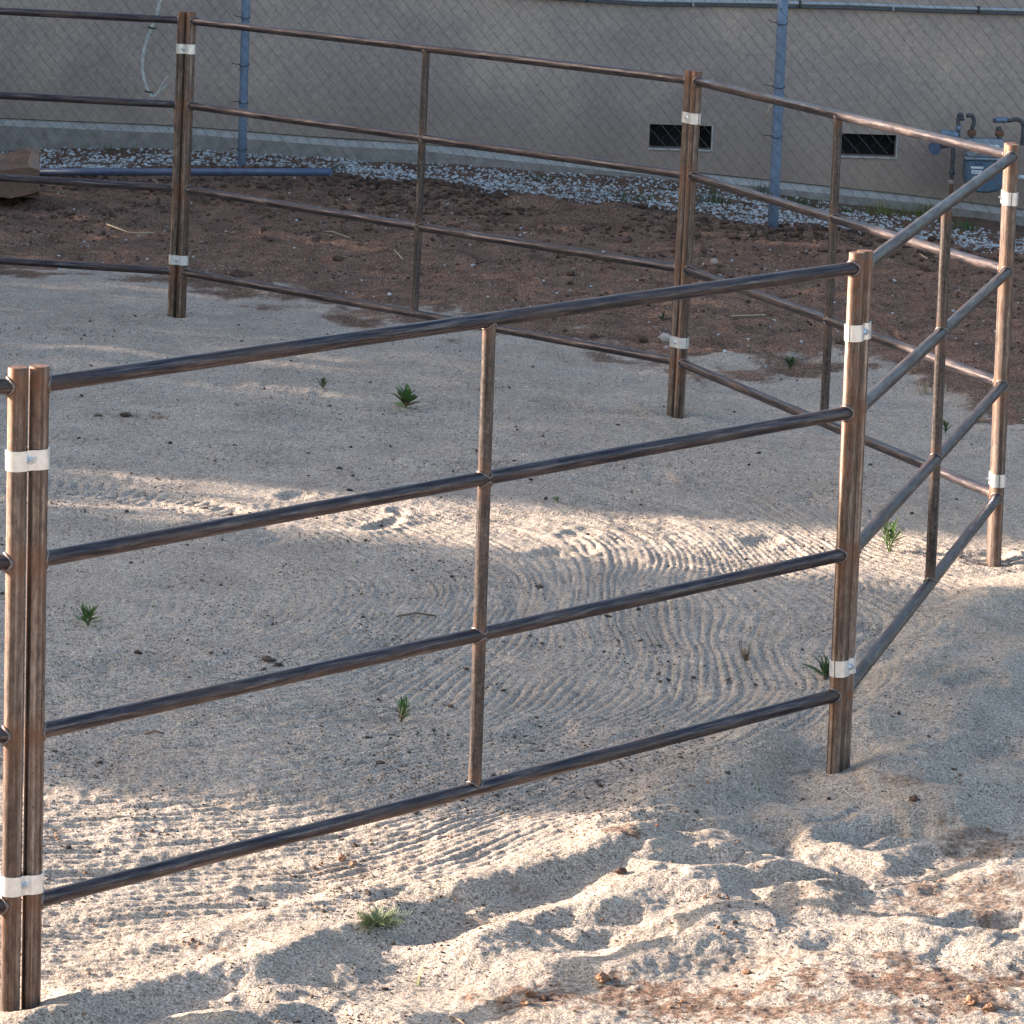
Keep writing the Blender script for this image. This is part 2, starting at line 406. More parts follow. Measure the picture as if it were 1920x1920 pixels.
def m_ground():
    t = NT('ground_sand_and_soil'); v = t.coords('Object')
    grain = t.noise(v, 150, 3, .75)
    sand = t.ramp(grain, [(.32, (.06, .048, .040)), (.41, (.27, .218, .175)), (.50, (.44, .365, .300)), (.60, (.585, .495, .415)), (.69, (.87, .79, .71))])
    big = t.noise(v, 3.2, 5, .6)
    sand = t.mix(1.0, sand, t.ramp(big, [(.3, (.80, .80, .81)), (.55, (1, 1, 1)), (.75, (1.12, 1.12, 1.14))]), 'MULTIPLY')
    mid = t.noise(v, 38, 4, .7)
    sand = t.mix(1.0, sand, t.ramp(mid, [(.33, (.66, .64, .62)), (.47, (1, 1, 1)), (.7, (1.08, 1.08, 1.08))]), 'MULTIPLY')
    # dark bits of bark and dung lying in patches
    patch = t.noise(v, 2.1, 3, .6)
    bn = t.noise(v, 62, 4, .72)
    bits = t.ramp(t.math('ADD', bn, t.math('MULTIPLY', t.math('SUBTRACT', patch, .5), -.28)), [(.315, (1,)), (.345, (0,))])
    sand = t.mix(bits, sand, (.075, .058, .05))
    sn = t.noise(v, 90, 4, .7)
    soil = t.ramp(sn, [(.34, (.028, .016, .012)), (.44, (.118, .068, .048)), (.56, (.225, .135, .096)), (.68, (.37, .285, .22))])
    sbig = t.noise(v, 4.5, 5, .65)
    soil = t.mix(1.0, soil, t.ramp(sbig, [(.3, (.6, .56, .55)), (.5, (1, 1, 1)), (.72, (1.45, 1.35, 1.3))]), 'MULTIPLY')
    peb = t.vor(v, 60); pebc = t.vor(v, 60, out='Color')
    soil = t.mix(t.math('MULTIPLY', t.math('LESS_THAN', peb, .22), t.math('GREATER_THAN', pebc, .82)), soil, (.42, .37, .33))
    at = t.add('ShaderNodeAttribute', _attribute_name='soil')
    fac = t.ramp(t.math('ADD', at.outputs['Fac'], t.math('MULTIPLY', t.math('SUBTRACT', t.noise(v, 75, 5, .8), .5), 2.2)), [(.30, (0,)), (.70, (1,))])
    col = t.mix(fac, sand, soil)
    h = t.math('ADD', t.math('MULTIPLY', grain, .5), t.math('MULTIPLY', mid, .9))
    n = t.bump(h, .8, .012)
    return t.fin(col, .95, 0.0, n, .15)

def m_steel():
    t = NT('bare_mill_scale_steel'); v = t.coords('Object', (1, 1, .006), True); v2 = t.coords('Object', (1, 1, 1), True)
    st = t.noise(v, 85, 3, .6); st2 = t.noise(v, 60, 3, .6); sp_ = t.noise(v2, 90, 5, .75); big = t.noise(v2, 7, 4, .6)
    mot = t.noise(t.coords('Object', (1, 1, .30), True), 60, 7, .8)
    stm = t.math('ADD', t.math('MULTIPLY', st, .55), t.math('MULTIPLY', mot, .45))
    col = t.ramp(stm, [(.36, (.032, .024, .021)), (.44, (.095, .072, .063)), (.51, (.175, .136, .118)), (.58, (.31, .248, .215)), (.68, (.54, .47, .43))])
    col = t.mix(1.0, col, t.ramp(st2, [(.38, (.55, .50, .48)), (.5, (1, 1, 1)), (.68, (1.15, 1.05, .95))]), 'MULTIPLY')
    pits = t.ramp(t.noise(t.coords('Object', (1, 1, .4), True), 230, 3, .6), [(.30, (1,)), (.37, (0,))])
    col = t.mix(t.math('MULTIPLY', pits, t.ramp(st2, [(.42, (0,)), (.56, (1,))])), col, (.045, .028, .022))
    at = t.add('ShaderNodeAttribute', _attribute_name='rust')
    rf = t.math('MULTIPLY', t.math('MULTIPLY', at.outputs['Fac'], .8), t.ramp(t.math('ADD', t.math('MULTIPLY', st2, .6), t.math('MULTIPLY', sp_, .5)), [(.38, (.25,)), (.6, (1,))]), True)
    patch = t.ramp(big, [(.54, (0,)), (.68, (.45,))])
    rf = t.math('MAXIMUM', rf, patch)
    col = t.mix(rf, col, t.mix(sp_, (.12, .042, .018), (.30, .125, .05)))
    met = t.math('SUBTRACT', .72, t.math('MULTIPLY', rf, .5))
    ro = t.math('ADD', .38, t.math('ADD', t.math('MULTIPLY', rf, .25), t.math('MULTIPLY', st, .22)))
    n = t.bump(t.math('ADD', stm, t.math('MULTIPLY', sp_, .5)), .25, .002)
    return t.fin(col, ro, met, n)
def m_rail():
    t = NT('dark_mill_scale_rail'); v = t.coords('Object', (1, 1, .05), True); v2 = t.coords('Object', (1, 1, 1), True)
    st = t.noise(v, 140, 4, .7); sp_ = t.noise(v2, 190, 4, .75); big = t.noise(t.coords('Object', (1, 1, .3), True), 11, 6, .75)
    col = t.ramp(st, [(.28, (.014, .013, .020)), (.48, (.045, .038, .046)), (.66, (.165, .130, .122))])
    col = t.mix(t.math('MULTIPLY', t.ramp(sp_, [(.38, (1,)), (.46, (0,))]), t.ramp(big, [(.42, (0,)), (.52, (1,))])), col, (.035, .026, .026))
    rf = t.ramp(big, [(.47, (0,)), (.62, (.75,))])
    col = t.mix(t.math('MULTIPLY', rf, .6), col, (.085, .046, .032))
    met = t.math('SUBTRACT', .68, t.math('MULTIPLY', rf, .5))
    ro = t.math('ADD', .30, t.math('ADD', t.math('MULTIPLY', rf, .25), t.math('MULTIPLY', sp_, .18)))
    n = t.bump(t.math('ADD', st, sp_), .10, .0015)
    return t.fin(col, ro, met, n)
def m_stay():
    t = NT('grey_brown_stay_steel'); v = t.coords('Object', (1, 1, .05), True); v2 = t.coords('Object', (1, 1, 1), True)
    st = t.noise(v, 150, 5, .7); mot = t.noise(v2, 80, 6, .8)
    m_ = t.math('ADD', t.math('MULTIPLY', st, .5), t.math('MULTIPLY', mot, .5))
    col = t.ramp(m_, [(.36, (.018, .016, .018)), (.45, (.055, .047, .047)), (.53, (.105, .088, .084)), (.66, (.24, .20, .185))])
    at = t.add('ShaderNodeAttribute', _attribute_name='rust')
    rf = t.math('MULTIPLY', at.outputs['Fac'], .6)
    col = t.mix(rf, col, (.16, .07, .035))
    return t.fin(col, .42, t.math('SUBTRACT', .7, rf), t.bump(m_, .2, .002))
def m_simple(name, col, rough=.6, metal=0.0, var=.25, scale=30, bump=.1, dist=.003, spec=.5):
    t = NT(name); v = t.coords('Object', (1, 1, 1), True); n1 = t.noise(v, scale, 5, .65)
    lo = tuple(c*(1-var) for c in col); hi = tuple(min(1, c*(1+var)) for c in col)
    c = t.ramp(n1, [(.3, lo), (.7, hi)])
    return t.fin(c, rough, metal, t.bump(n1, bump, dist), spec)
def m_wall():
    t = NT('grey_tan_stucco'); v = t.coords('Object')
    n1 = t.noise(v, 1.3, 4, .6); n2 = t.noise(v, 26, 5, .7); n3 = t.noise(v, 140, 3, .7)
    c = t.ramp(n1, [(.3, (.36, .30, .272)), (.48, (.45, .365, .325)), (.62, (.53, .42, .355)), (.72, (.60, .475, .385))])  # warm paler patches put uneven bounced light into the stucco colour
    c = t.mix(1.0, c, t.ramp(n2, [(.3, (.78, .78, .79)), (.7, (1.14, 1.14, 1.12))]), 'MULTIPLY')
    c = t.mix(1.0, c, t.ramp(n3, [(.3, (.84, .84, .84)), (.7, (1.14, 1.14, 1.14))]), 'MULTIPLY')
    # browner towards the bottom of the wall
    sx = t.add('ShaderNodeSeparateXYZ'); t.link(v, sx.inputs[0])
    low = t.ramp(t.math('ADD', sx.outputs['Z'], t.math('MULTIPLY', n1, .25)), [(.10, (1,)), (.85, (0,))])
    c = t.mix(t.math('MULTIPLY', low, .55), c, (.27, .185, .14))
    return t.fin(c, .92, 0.0, t.bump(t.math('ADD', n2, n3), .5, .006), .2)
def m_leaf(name, a, b):
    t = NT(name); v = t.coords('Object', (1, 1, 1), True); n1 = t.noise(v, 60, 3, .6)
    oi = t.add('ShaderNodeObjectInfo')
    c = t.mix(t.math('MULTIPLY', t.math('ADD', n1, oi.outputs['Random']), .5), a, b)
    t.p.inputs['Transmission Weight'].default_value = 0.0
    t.p.inputs['Subsurface Weight'].default_value = 0.0
    return t.fin(c, .55, 0.0, None, .3)

MG = m_ground(); MS = m_steel(); MR = m_rail(); MST = m_stay()
MWELD = m_simple('weld_bead', (.20, .165, .155), .42, .75, .4, 200, .5, .002)
MZINC = m_simple('bright_zinc_clamp', (.80, .82, .84), .30, .75, .12, 60, .08, .001)
MBOLT = m_simple('zinc_bolt', (.62, .64, .66), .28, .9, .1, 80)
MGALV = m_simple('galvanized_post', (.17, .235, .34), .48, .1, .22, 22, .12)
MWIRE = m_simple('chain_link_wire', (.15, .15, .16), .5, .6, .3, 10)
MBLUE = m_simple('blue_grey_pipe', (.070, .105, .185), .45, .05, .2, 15, .05)
MWALL = m_wall()
MFOOT = m_simple('footing_concrete', (.29, .258, .238), .9, 0, .25, 14, .4, .006, .2)
MLEDGE = m_simple('pale_footing_ledge', (.40, .375, .35), .85, 0, .2, 14, .4, .004, .2)
MDARK = m_simple('vent_recess', (.012, .012, .014), .9, 0, .2, 5)
MTRIM = m_simple('vent_edge_plaster', (.48, .47, .45), .85, 0, .15, 30)
MMETER = m_simple('blue_grey_meter_paint', (.085, .14, .205), .5, 0, .25, 18, .1)
MMETL = m_simple('pale_meter_housing', (.27, .31, .36), .5, .1, .25, 25, .1)
MPIPE = m_simple('weathered_gas_pipe', (.085, .085, .095), .6, .3, .6, 45, .4, .003)
MRUST = m_simple('rusty_gas_pipe', (.20, .085, .05), .75, .1, .5, 60, .4)
MWHITE = m_simple('white_sticker', (.72, .74, .77), .6, 0, .05, 30)
MINK = m_simple('sticker_print', (.06, .08, .20), .6, 0, .2, 30)
MCABLE = m_simple('pale_cable_jacket', (.58, .58, .55), .6, 0, .3, 60, .2)
MTIE = m_simple('black_cable_tie', (.03, .03, .03), .6, 0, .2, 60)
MCOND = m_simple('painted_conduit', (.42, .46, .50), .5, .1, .15, 12)
MGRAV = None
MLEAF = m_leaf('green_leaf', (.055, .115, .03), (.13, .21, .06))
MLEAF2 = m_leaf('dark_green_leaf', (.035, .07, .03), (.08, .125, .05))
MLEAFY = m_leaf('yellow_green_blade', (.12, .15, .03), (.20, .20, .06))
MFEATH = m_leaf('grey_green_leaf', (.13, .17, .10), (.22, .25, .14))
MDRY = m_leaf('dry_brown_stem', (.13, .085, .05), (.26, .18, .11))
MSTRAW = m_simple('pale_straw', (.42, .34, .24), .8, 0, .25, 30)
MHEDGE = m_leaf('hedge_leaf', (.03, .06, .02), (.06, .10, .03))
def m_stone(name, cols, scale=9):
    t = NT(name); v = t.coords('Object', (1, 1, 1), True)
    c = t.ramp(t.vor(v, scale, out='Color'), cols); n = t.noise(v, 90, 4, .7)
    c = t.mix(1.0, c, t.ramp(n, [(.3, (.75, .75, .75)), (.7, (1.2, 1.2, 1.2))]), 'MULTIPLY')
    return t.fin(c, .9, 0.0, t.bump(n, .4, .003), .2)
MGRAV = m_stone('crushed_white_rock', [(.0, (.13, .13, .135)), (.3, (.40, .41, .42)), (.6, (.62, .64, .66)), (1., (.24, .23, .215))], 40)
MCLOD = m_stone('soil_clod', [(.0, (.05, .03, .022)), (.5, (.105, .064, .047)), (1., (.17, .11, .085))], 25)
MRED = m_stone('reddish_clod', [(.0, (.13, .06, .035)), (.5, (.28, .15, .09)), (1., (.40, .27, .18))], 30)
MDUNG = m_stone('dark_litter', [(.0, (.035, .028, .024)), (.5, (.08, .058, .045)), (1., (.15, .11, .085))], 30)
MROCK = m_stone('tan_broken_rock', [(.0, (.14, .085, .06)), (.5, (.20, .125, .09)), (1., (.26, .175, .13))], 7)
MPEB = m_stone('pale_pebble', [(.0, (.30, .22, .18)), (.5, (.42, .34, .30)), (1., (.52, .46, .42))], 12)

# ------------------------------------------------------------------ the ground: one sheet, fine where it is seen
def build_ground():
    ys = [8.55]
    while ys[-1] < 28: ys.append(ys[-1] + max(.0062, ys[-1]**2/15500))
    y2 = [28+ (1.14**i-1)*2 for i in range(1, 32)]
    y0 = [-60, -40, -25, -15, -8, -4, 0, 3, 5, 6.5, 7.3, 7.9, 8.2, 8.35, 8.45, 8.51]
    ys = np.array(y0+ys+y2)
    uf = np.arange(-2.35, 2.36, .0068)
    uo = [2.36+.02*(1.22**i-1) + .007*i for i in range(1, 43)]
    us = np.concatenate([-np.array(uo[::-1]), uf, np.array(uo)])
    U, Y = np.meshgrid(us, ys)
    X = U*np.maximum(Y, 8.5)/15
    Z = H(X.ravel(), Y.ravel()).reshape(X.shape)
    V = np.stack([X, Y, Z], -1).reshape(-1, 3)
    nr, nc = X.shape
    i = np.arange(nr-1)[:, None]*nc + np.arange(nc-1)[None]
    Fq = np.stack([i, i+1, i+nc+1, i+nc], -1).reshape(-1, 4)
    o = mk_np('ground', V, Fq, MG)
    attr(o, 'soil', dirt_mask(X.ravel(), Y.ravel()))
    o['kind'] = 'structure'; o['label'] = 'raked coarse sand of the pen giving way to dark brown soil near the house'
    print('ground', nr, nc, nr*nc)
build_ground()

# ------------------------------------------------------------------ round pen panels
g = .43; OFF = [.045, .045+g, .045+2*g, .045+3*g]
R_POST, R_RAIL, R_STAY = .0242, .0199, .0183
def heading(i):
    a = {0: 45.4, 1: 75.4, 2: 108.4, 3: 137.8}
    return a.get(i)
hd = [15.5, 45.4, 75.4, 108.4, 137.8, 168]     # panels -1..4
CT5 = CT[4] + 3.3*np.array([math.cos(math.radians(168)), math.sin(math.radians(168)), 0])
P5a = at_y(-1000+0, -33, 20.1+.70)    # helper, replaced below
# next corners just outside the frame on the left
lenE = 3.3
c5x = CB[4][0]-lenE*math.cos(math.radians(12)); c5y = CY[4]+lenE*math.sin(math.radians(12))
CT.append(np.array([CT[4][0]-lenE*math.cos(math.radians(12)), c5y, CT[4][2]+.0]))
CB.append(np.array([c5x, c5y, CB[4][2]]))
cmx = 3.1*math.cos(math.radians(15.5)); cmy = 3.1*math.sin(math.radians(15.5))
CTm = np.array([CT[0][0]-cmx, CY[0]-cmy, CT[0][2]-.01]); CBm = np.array([CB[0][0]-cmx, CY[0]-cmy, CB[0][2]])
corn = [(CTm, CBm)] + [(CT[i], CB[i]) for i in range(6)]
tang = [0]*7
for j in range(7):
    a = hd[j-1] if j > 0 else hd[0]-30
    b = hd[j] if j < 6 else 198
    m = math.radians((a+b)/2); tang[j] = np.array([math.cos(m), math.sin(m), 0])
tang[1] = np.array([math.cos(math.radians(30)), math.sin(math.radians(30)), 0])
SEP = .0275
def post_pts(j, s):
    """top and bottom of the post of corner j on the side s (-1 previous panel, +1 next panel)"""
    t, b = corn[j]
    return t + tang[j]*SEP*s, b + tang[j]*SEP*s
def along(t, b, off):
    d = (t-b); L = np.linalg.norm(d); return t - d/L*off
def weld_pts(ax, dirv, rr, R, extra=.002):
    """closed curve where a rail of radius rr leaving along dirv meets a post of radius R; ax = centre on the post axis"""
    d = Vector(dirv).normalized(); up_ = Vector((0, 0, 1)); sd = d.cross(up_).normalized(); u2 = sd.cross(d).normalized()
    out = []
    for k in range(20):
        an = 2*math.pi*k/20; a = (rr+extra)*math.cos(an); b = (rr+extra)*math.sin(an)
        dep = math.sqrt(max(0, R*R-min(a*a, R*R*.96)))
        out.append(Vector(ax)+d*(dep+extra*.6)+sd*a+u2*b)
    return out
plabels = ['corral panel whose rail ends enter at the left edge in the foreground',
           'nearest rusty steel corral panel with four rails crossing the foreground',
           'foreshortened corral panel running back at the far right of the pen',
           'sunlit corral panel in front of the two wall vents',
           'dark corral panel across the back, between the two double posts nearest the house',
           'back left corral panel with dark blue rails running out of the frame at left']
def rust_f(L):
    def f(z):
        v = 0
        for o in OFF: v = max(v, math.exp(-((L-z-o)/.035)**2), .8*math.exp(-max(0, (L-z-o))/.09) if L-z > o else 0)
        v = max(v, math.exp(-((L-z)/.07)**2)*.9)
        return v
    return f
for p in range(6):
    ta, ba = post_pts(p, +1); tb, bb = post_pts(p+1, -1)
    if p == 0: ta, ba = corn[0]
    if p == 5: tb, bb = corn[6]
    root = empty('corral_panel', Vector((ba+bb)/2)); tag(root, plabels[p], 'fence panel', 'steel panels of the round pen')
    for (t, b) in ((ta, ba), (tb, bb)):
        bo = b - (t-b)/np.linalg.norm(t-b)*.06
        L = np.linalg.norm(t-bo)
        cylinder('post', bo, t, R_POST, MS, root, 32, 48, True, rust_f(L))
    railc = []
    for k in range(4):
        a = along(ta, ba, OFF[k]); b = along(tb, bb, OFF[k]); railc.append((a, b))
        d = (b-a)/np.linalg.norm(b-a)
        cylinder('rail', a+d*.010, b-d*.010, R_RAIL, MR, root, 32, 12, False, None, rnd.uniform(-.004, .004))
        tube('weld', weld_pts(a, d, R_RAIL, R_POST), [rnd.uniform(.0030, .0056) for _ in range(20)], MWELD, root, 6, True)
        tube('weld', weld_pts(b, -d, R_RAIL, R_POST), [rnd.uniform(.0030, .0056) for _ in range(20)], MWELD, root, 6, True)
    for k in range(3):
        m0 = (railc[k][0]+railc[k][1])/2; m1 = (railc[k+1][0]+railc[k+1][1])/2
        dd = (m1-m0)/np.linalg.norm(m1-m0)
        cylinder('stay', m1-dd*.008, m0+dd*.008, R_STAY, MST, root, 24, 6, False, lambda z: .9*math.exp(-(z/.03)**2)+.9*math.exp(-((.41-z)/.03)**2))
        rd = Vector(railc[k][1]-railc[k][0]).normalized()
        for (cc, sgn) in ((m0, 1), (m1, -1)):
            d3 = Vector(dd)*sgn; sd = rd.cross(d3).normalized(); pts = []
            for q in range(16):
                an = 2*math.pi*q/16; ca = (R_STAY+.0015)*math.cos(an); cb = (R_STAY+.0015)*math.sin(an)
                dep = math.sqrt(max(0, R_RAIL**2-min(ca*ca, R_RAIL**2*.96)))
                pts.append(Vector(cc)+d3*(dep+.001)+sd*ca+rd*cb)
            tube('weld', pts, [rnd.uniform(.0026, .0050) for _ in range(16)], MWELD, root, 5, True)

# clamps: two bands pinched together by a bolt round each pair of posts
CLAMPPX = {1: (862, 1657), 2: (622, 1248), 3: (370, 898), 4: (220, 641), 5: (91, 487)}
cname = {1: 'double post at the left edge in the foreground', 2: 'nearest right-hand double post', 3: 'double post at the far right edge', 4: 'back double post beside the left wall vent', 5: 'back left double post'}
def clamp(j, vpx, which):
    t, b = corn[j]
    # height whose picture row matches
    best = min((abs(vpix(along(t, b, o))[1]-vpx), o) for o in [i*.004 for i in range(400)])[1]
    c = along(t, b, best); axis = Vector((t-b)/np.linalg.norm(t-b)); tv = Vector(tang[j]); nv = axis.cross(tv).normalized()
    if nv.y > 0: nv = -nv                     # nv points towards the front
    root = empty('pipe_clamp', Vector(c)); tag(root, ('upper' if which == 0 else 'lower')+' bright zinc pipe clamp on the '+cname[j], 'clamp', 'zinc clamps joining the panels')
    r = R_POST+.0012; th = .0030; hh = .0245
    def half(sgn):
        prof = []
        for k in range(9):
            an = math.pi*.985 - k/8*(math.pi*.485); prof.append((-SEP+r*math.cos(an), r*math.sin(an)))
        prof += [(-SEP*.55, r*.97), (-SEP*.3, r*.80), (0, r*.74), (SEP*.3, r*.80), (SEP*.55, r*.97)]
        for k in range(9):
            an = math.pi*.5 - k/8*(math.pi*.485); prof.append((SEP+r*math.cos(an), r*math.sin(an)))
        V = []; Fc = []; n = len(prof)
        for i, (x, y) in enumerate(prof):
            a = prof[max(0, i-1)]; b2 = prof[min(n-1, i+1)]
            tx, ty = b2[0]-a[0], b2[1]-a[1]; l = math.hypot(tx, ty); nx, ny = -ty/l, tx/l
            for q, (ox, z) in enumerate(((0, -hh), (th, -hh), (th, hh), (0, hh))):
                V.append(tv*(x+nx*ox) + nv*((y+ny*ox)*sgn) + axis*z + Vector(c))
        for i in range(n-1):
            for q in range(4):
                q2 = (q+1) % 4; Fc.append((i*4+q, i*4+q2, i*4+4+q2, i*4+4+q))
        Fc.append((0, 1, 2, 3)); Fc.append(((n-1)*4+3, (n-1)*4+2, (n-1)*4+1, (n-1)*4))
        o = mk('band', V, Fc, MZINC, False, root)
        bm = bmesh.new(); bm.from_mesh(o.data); bmesh.ops.recalc_face_normals(bm, faces=bm.faces)
        for f in bm.faces: f.smooth = False
        bm.to_mesh(o.data); bm.free()
    half(1); half(-1)
    y0 = r*.74+th
    def prism(name, rad, y1, y2, sides, ph=0):
        V = []; Fc = []
        for y in (y1, y2):
            for k in range(sides):
                an = 2*math.pi*k/sides+ph; V.append(Vector(c)+tv*(rad*math.cos(an))+axis*(rad*math.sin(an))+nv*y)
        for k in range(sides):
            k2 = (k+1) % sides; Fc.append((k, k2, sides+k2, sides+k))
        Fc.append(tuple(range(sides))[::-1]); Fc.append(tuple(range(sides, 2*sides)))
        return mk(name, V, Fc, MBOLT, False, root)
    prism('washer', .010, y0, y0+.0018, 16)
    prism('nut', .0088, y0+.0018, y0+.009, 6, .3)
    prism('bolt', .0042, -(y0+.012), y0+.018, 12)
    prism('bolt_head', .0072, -(y0+.008), -y0, 6, .2)
    root.rotation_euler = (rnd.uniform(-.02, .02), rnd.uniform(-.035, .035), 0)
def vpix(P):
    x, y, z = P[0], P[1], P[2]-CAMH
    yy = y*cp - z*sp; zz = y*sp+z*cp
    xr = x*cr+zz*sr; zr = -x*sr+zz*cr
    return 960+F*xr/yy, 960-F*zr/yy
for j, (a, b) in CLAMPPX.items():
    clamp(j, a, 0); clamp(j, b, 1)

# ------------------------------------------------------------------ house with footing, vents, conduit
def build_house():
    WY = WALL_Y
    x0, x1 = -9.0, 11.0
    ztop = 3.2
    # bottom edge of the stucco follows the ground
    lip_px = [(-400, 205), (0, 221), (330, 235), (640, 260), (800, 268), (960, 287), (1280, 320), (1700, 364), (1920, 392), (2300, 430)]
    lp = [at_y(u, v, WY) for u, v in lip_px]
    LX = np.array([-40]+[p[0] for p in lp]+[40]); LZ = np.array([lp[0][2]]+[p[2] for p in lp]+[lp[-1][2]])
    root = empty('house', Vector((1, WY, 0))); tag(root, 'grey stucco house wall filling the background behind the chain link fence', 'house')
    vents = []
    for (ua, va, ub, vb) in ((1218, 233, 1334, 280), (1565, 250, 1680, 294)):
        a = at_y(ua, va, WY); b = at_y(ub, vb, WY); c = at_y(ua, vb-2, WY)
        vents.append((a[0]+.002, b[0]-.002, (b[2]+c[2])/2, (a[2]+at_y(ub, va+3, WY)[2])/2))
    xs = sorted(set([x0, x1]+[v for w in vents for v in w[:2]]+list(np.arange(x0, x1, .5))))
    V = []; Fc = []
    def quad(a, b, c, d): k = len(V); V.extend([a, b, c, d]); Fc.append((k, k+1, k+2, k+3))
    for i in range(len(xs)-1):
        xa, xb = xs[i], xs[i+1]; xm = (xa+xb)/2
        za, zb = np.interp(xa, LX, LZ), np.interp(xb, LX, LZ)
        vv = [v for v in vents if v[0] < xm < v[1]]
        if vv:
            v = vv[0]
            quad((xa, WY, za), (xb, WY, zb), (xb, WY, v[2]), (xa, WY, v[2]))
            quad((xa, WY, v[3]), (xb, WY, v[3]), (xb, WY, ztop), (xa, WY, ztop))
        else:
            quad((xa, WY, za), (xb, WY, zb), (xb, WY, ztop), (xa, WY, ztop))
        quad((xa, WY, za), (xa, WY+.12, za), (xb, WY+.12, zb), (xb, WY, zb))
    quad((x0, WY, -.4), (x0, WY, ztop), (x0, WY+7, ztop), (x0, WY+7, -.4))
    quad((x1, WY, -.4), (x1, WY+7, -.4), (x1, WY+7, ztop), (x1, WY, ztop))
    quad((x0, WY+7, -.4), (x0, WY+7, ztop), (x1, WY+7, ztop), (x1, WY+7, -.4))
    for v in vents:   # reveals
        D = .16
        quad((v[0], WY, v[2]), (v[0], WY, v[3]), (v[0], WY+D, v[3]), (v[0], WY+D, v[2]))
        quad((v[1], WY, v[2]), (v[1], WY+D, v[2]), (v[1], WY+D, v[3]), (v[1], WY, v[3]))
        quad((v[0], WY, v[3]), (v[1], WY, v[3]), (v[1], WY+D, v[3]), (v[0], WY+D, v[3]))
        quad((v[0], WY, v[2]), (v[0], WY+D, v[2]), (v[1], WY+D, v[2]), (v[1], WY, v[2]))
    mk('wall', V, Fc, MWALL, False, root)
    # footing
    V = []; Fc = []; V2 = []; F2 = []
    gx = np.arange(x0, x1+.01, .25)
    for i in range(len(gx)-1):
        xa, xb = gx[i], gx[i+1]
        n_ = [.008*math.sin(3.1*x)+.005*math.sin(7.7*x+1) for x in (xa, xb)]
        za, zb = np.interp([xa, xb], LX, LZ)
        fy = WY-.045
        k = len(V); V += [(xa, fy-.01+n_[0], -.8), (xb, fy-.01+n_[1], -.8), (xb, fy+n_[1], zb-.050), (xa, fy+n_[0], za-.050)]; Fc.append((k, k+1, k+2, k+3))
        k = len(V2); V2 += [(xa, fy+n_[0], za-.050), (xb, fy+n_[1], zb-.050), (xb, WY+.02, zb-.004), (xa, WY+.02, za-.004), ]; F2.append((k, k+1, k+2, k+3))
    mk('footing', V, Fc, MFOOT, False, root); mk('footing_ledge', V2, F2, MLEDGE, False, root)
    for v in vents:
        fr = boxobj('vent', (v[0]-.01, WY+.155, v[2]-.01), (v[1]+.01, WY+.175, v[3]+.01), MDARK, root)  # near-black backing paints in the darkness inside the opening
        boxobj('sill', (v[0]-.006, WY-.012, v[2]-.011), (v[1]+.009, WY+.03, v[2]-.001), MTRIM, fr)
        boxobj('jamb', (v[1]-.001, WY-.010, v[2]-.001), (v[1]+.008, WY+.03, v[3]), MTRIM, fr)
        # insect screen, fine bars well inside the opening
        Vs, Fs = [], []
        nx = 26
        for k in range(1, nx):
            x = v[0]+(v[1]-v[0])*k/nx; box_geo((x-.0008, WY+.10, v[2]), (x+.0008, WY+.1016, v[3]), Vs, Fs)
        for k in range(1, 10):
            z = v[2]+(v[3]-v[2])*k/10; box_geo((v[0], WY+.1018, z-.0008), (v[1], WY+.1034, z+.0008), Vs, Fs)
        mk('screen', Vs, Fs, MDARK, False, fr)
    boxobj('roof', (x0-.4, WY-.5, ztop), (x1+.4, WY+7.4, ztop+.18), MFOOT, root)
build_house()
# conduit clipped high on the wall
def wall_line(px, y): return [Vector(at_y(u, v, y)) for u, v in px]
cpts = wall_line([(700, -34), (1000, -12), (1200, 1), (1400, 4), (1600, 8), (1750, 14), (1920, 19), (2200, 30)], WALL_Y-.03)
cd = empty('conduit', cpts[2]); tag(cd, 'pale painted conduit clipped along the house wall at the top of the picture', 'conduit')
tube('upper_pipe', cpts, .013, MCOND, cd, 10)
tube('pipe_shadow', [p+Vector((0, .004, -.026)) for p in cpts], .009, m_simple('conduit_shadow', (.10, .12, .14), .5, .1), cd, 8)  # dark tube drawn as the shadow line under the conduit
for i in range(1, 7):
    p = (cpts[i]+cpts[i+1])/2 if i < 7 else cpts[i]
    boxobj('strap', p+Vector((-.008, -.016, -.036)), p+Vector((.008, .03, .018)), MTIE if i % 2 else MCOND, cd, .002, 1)

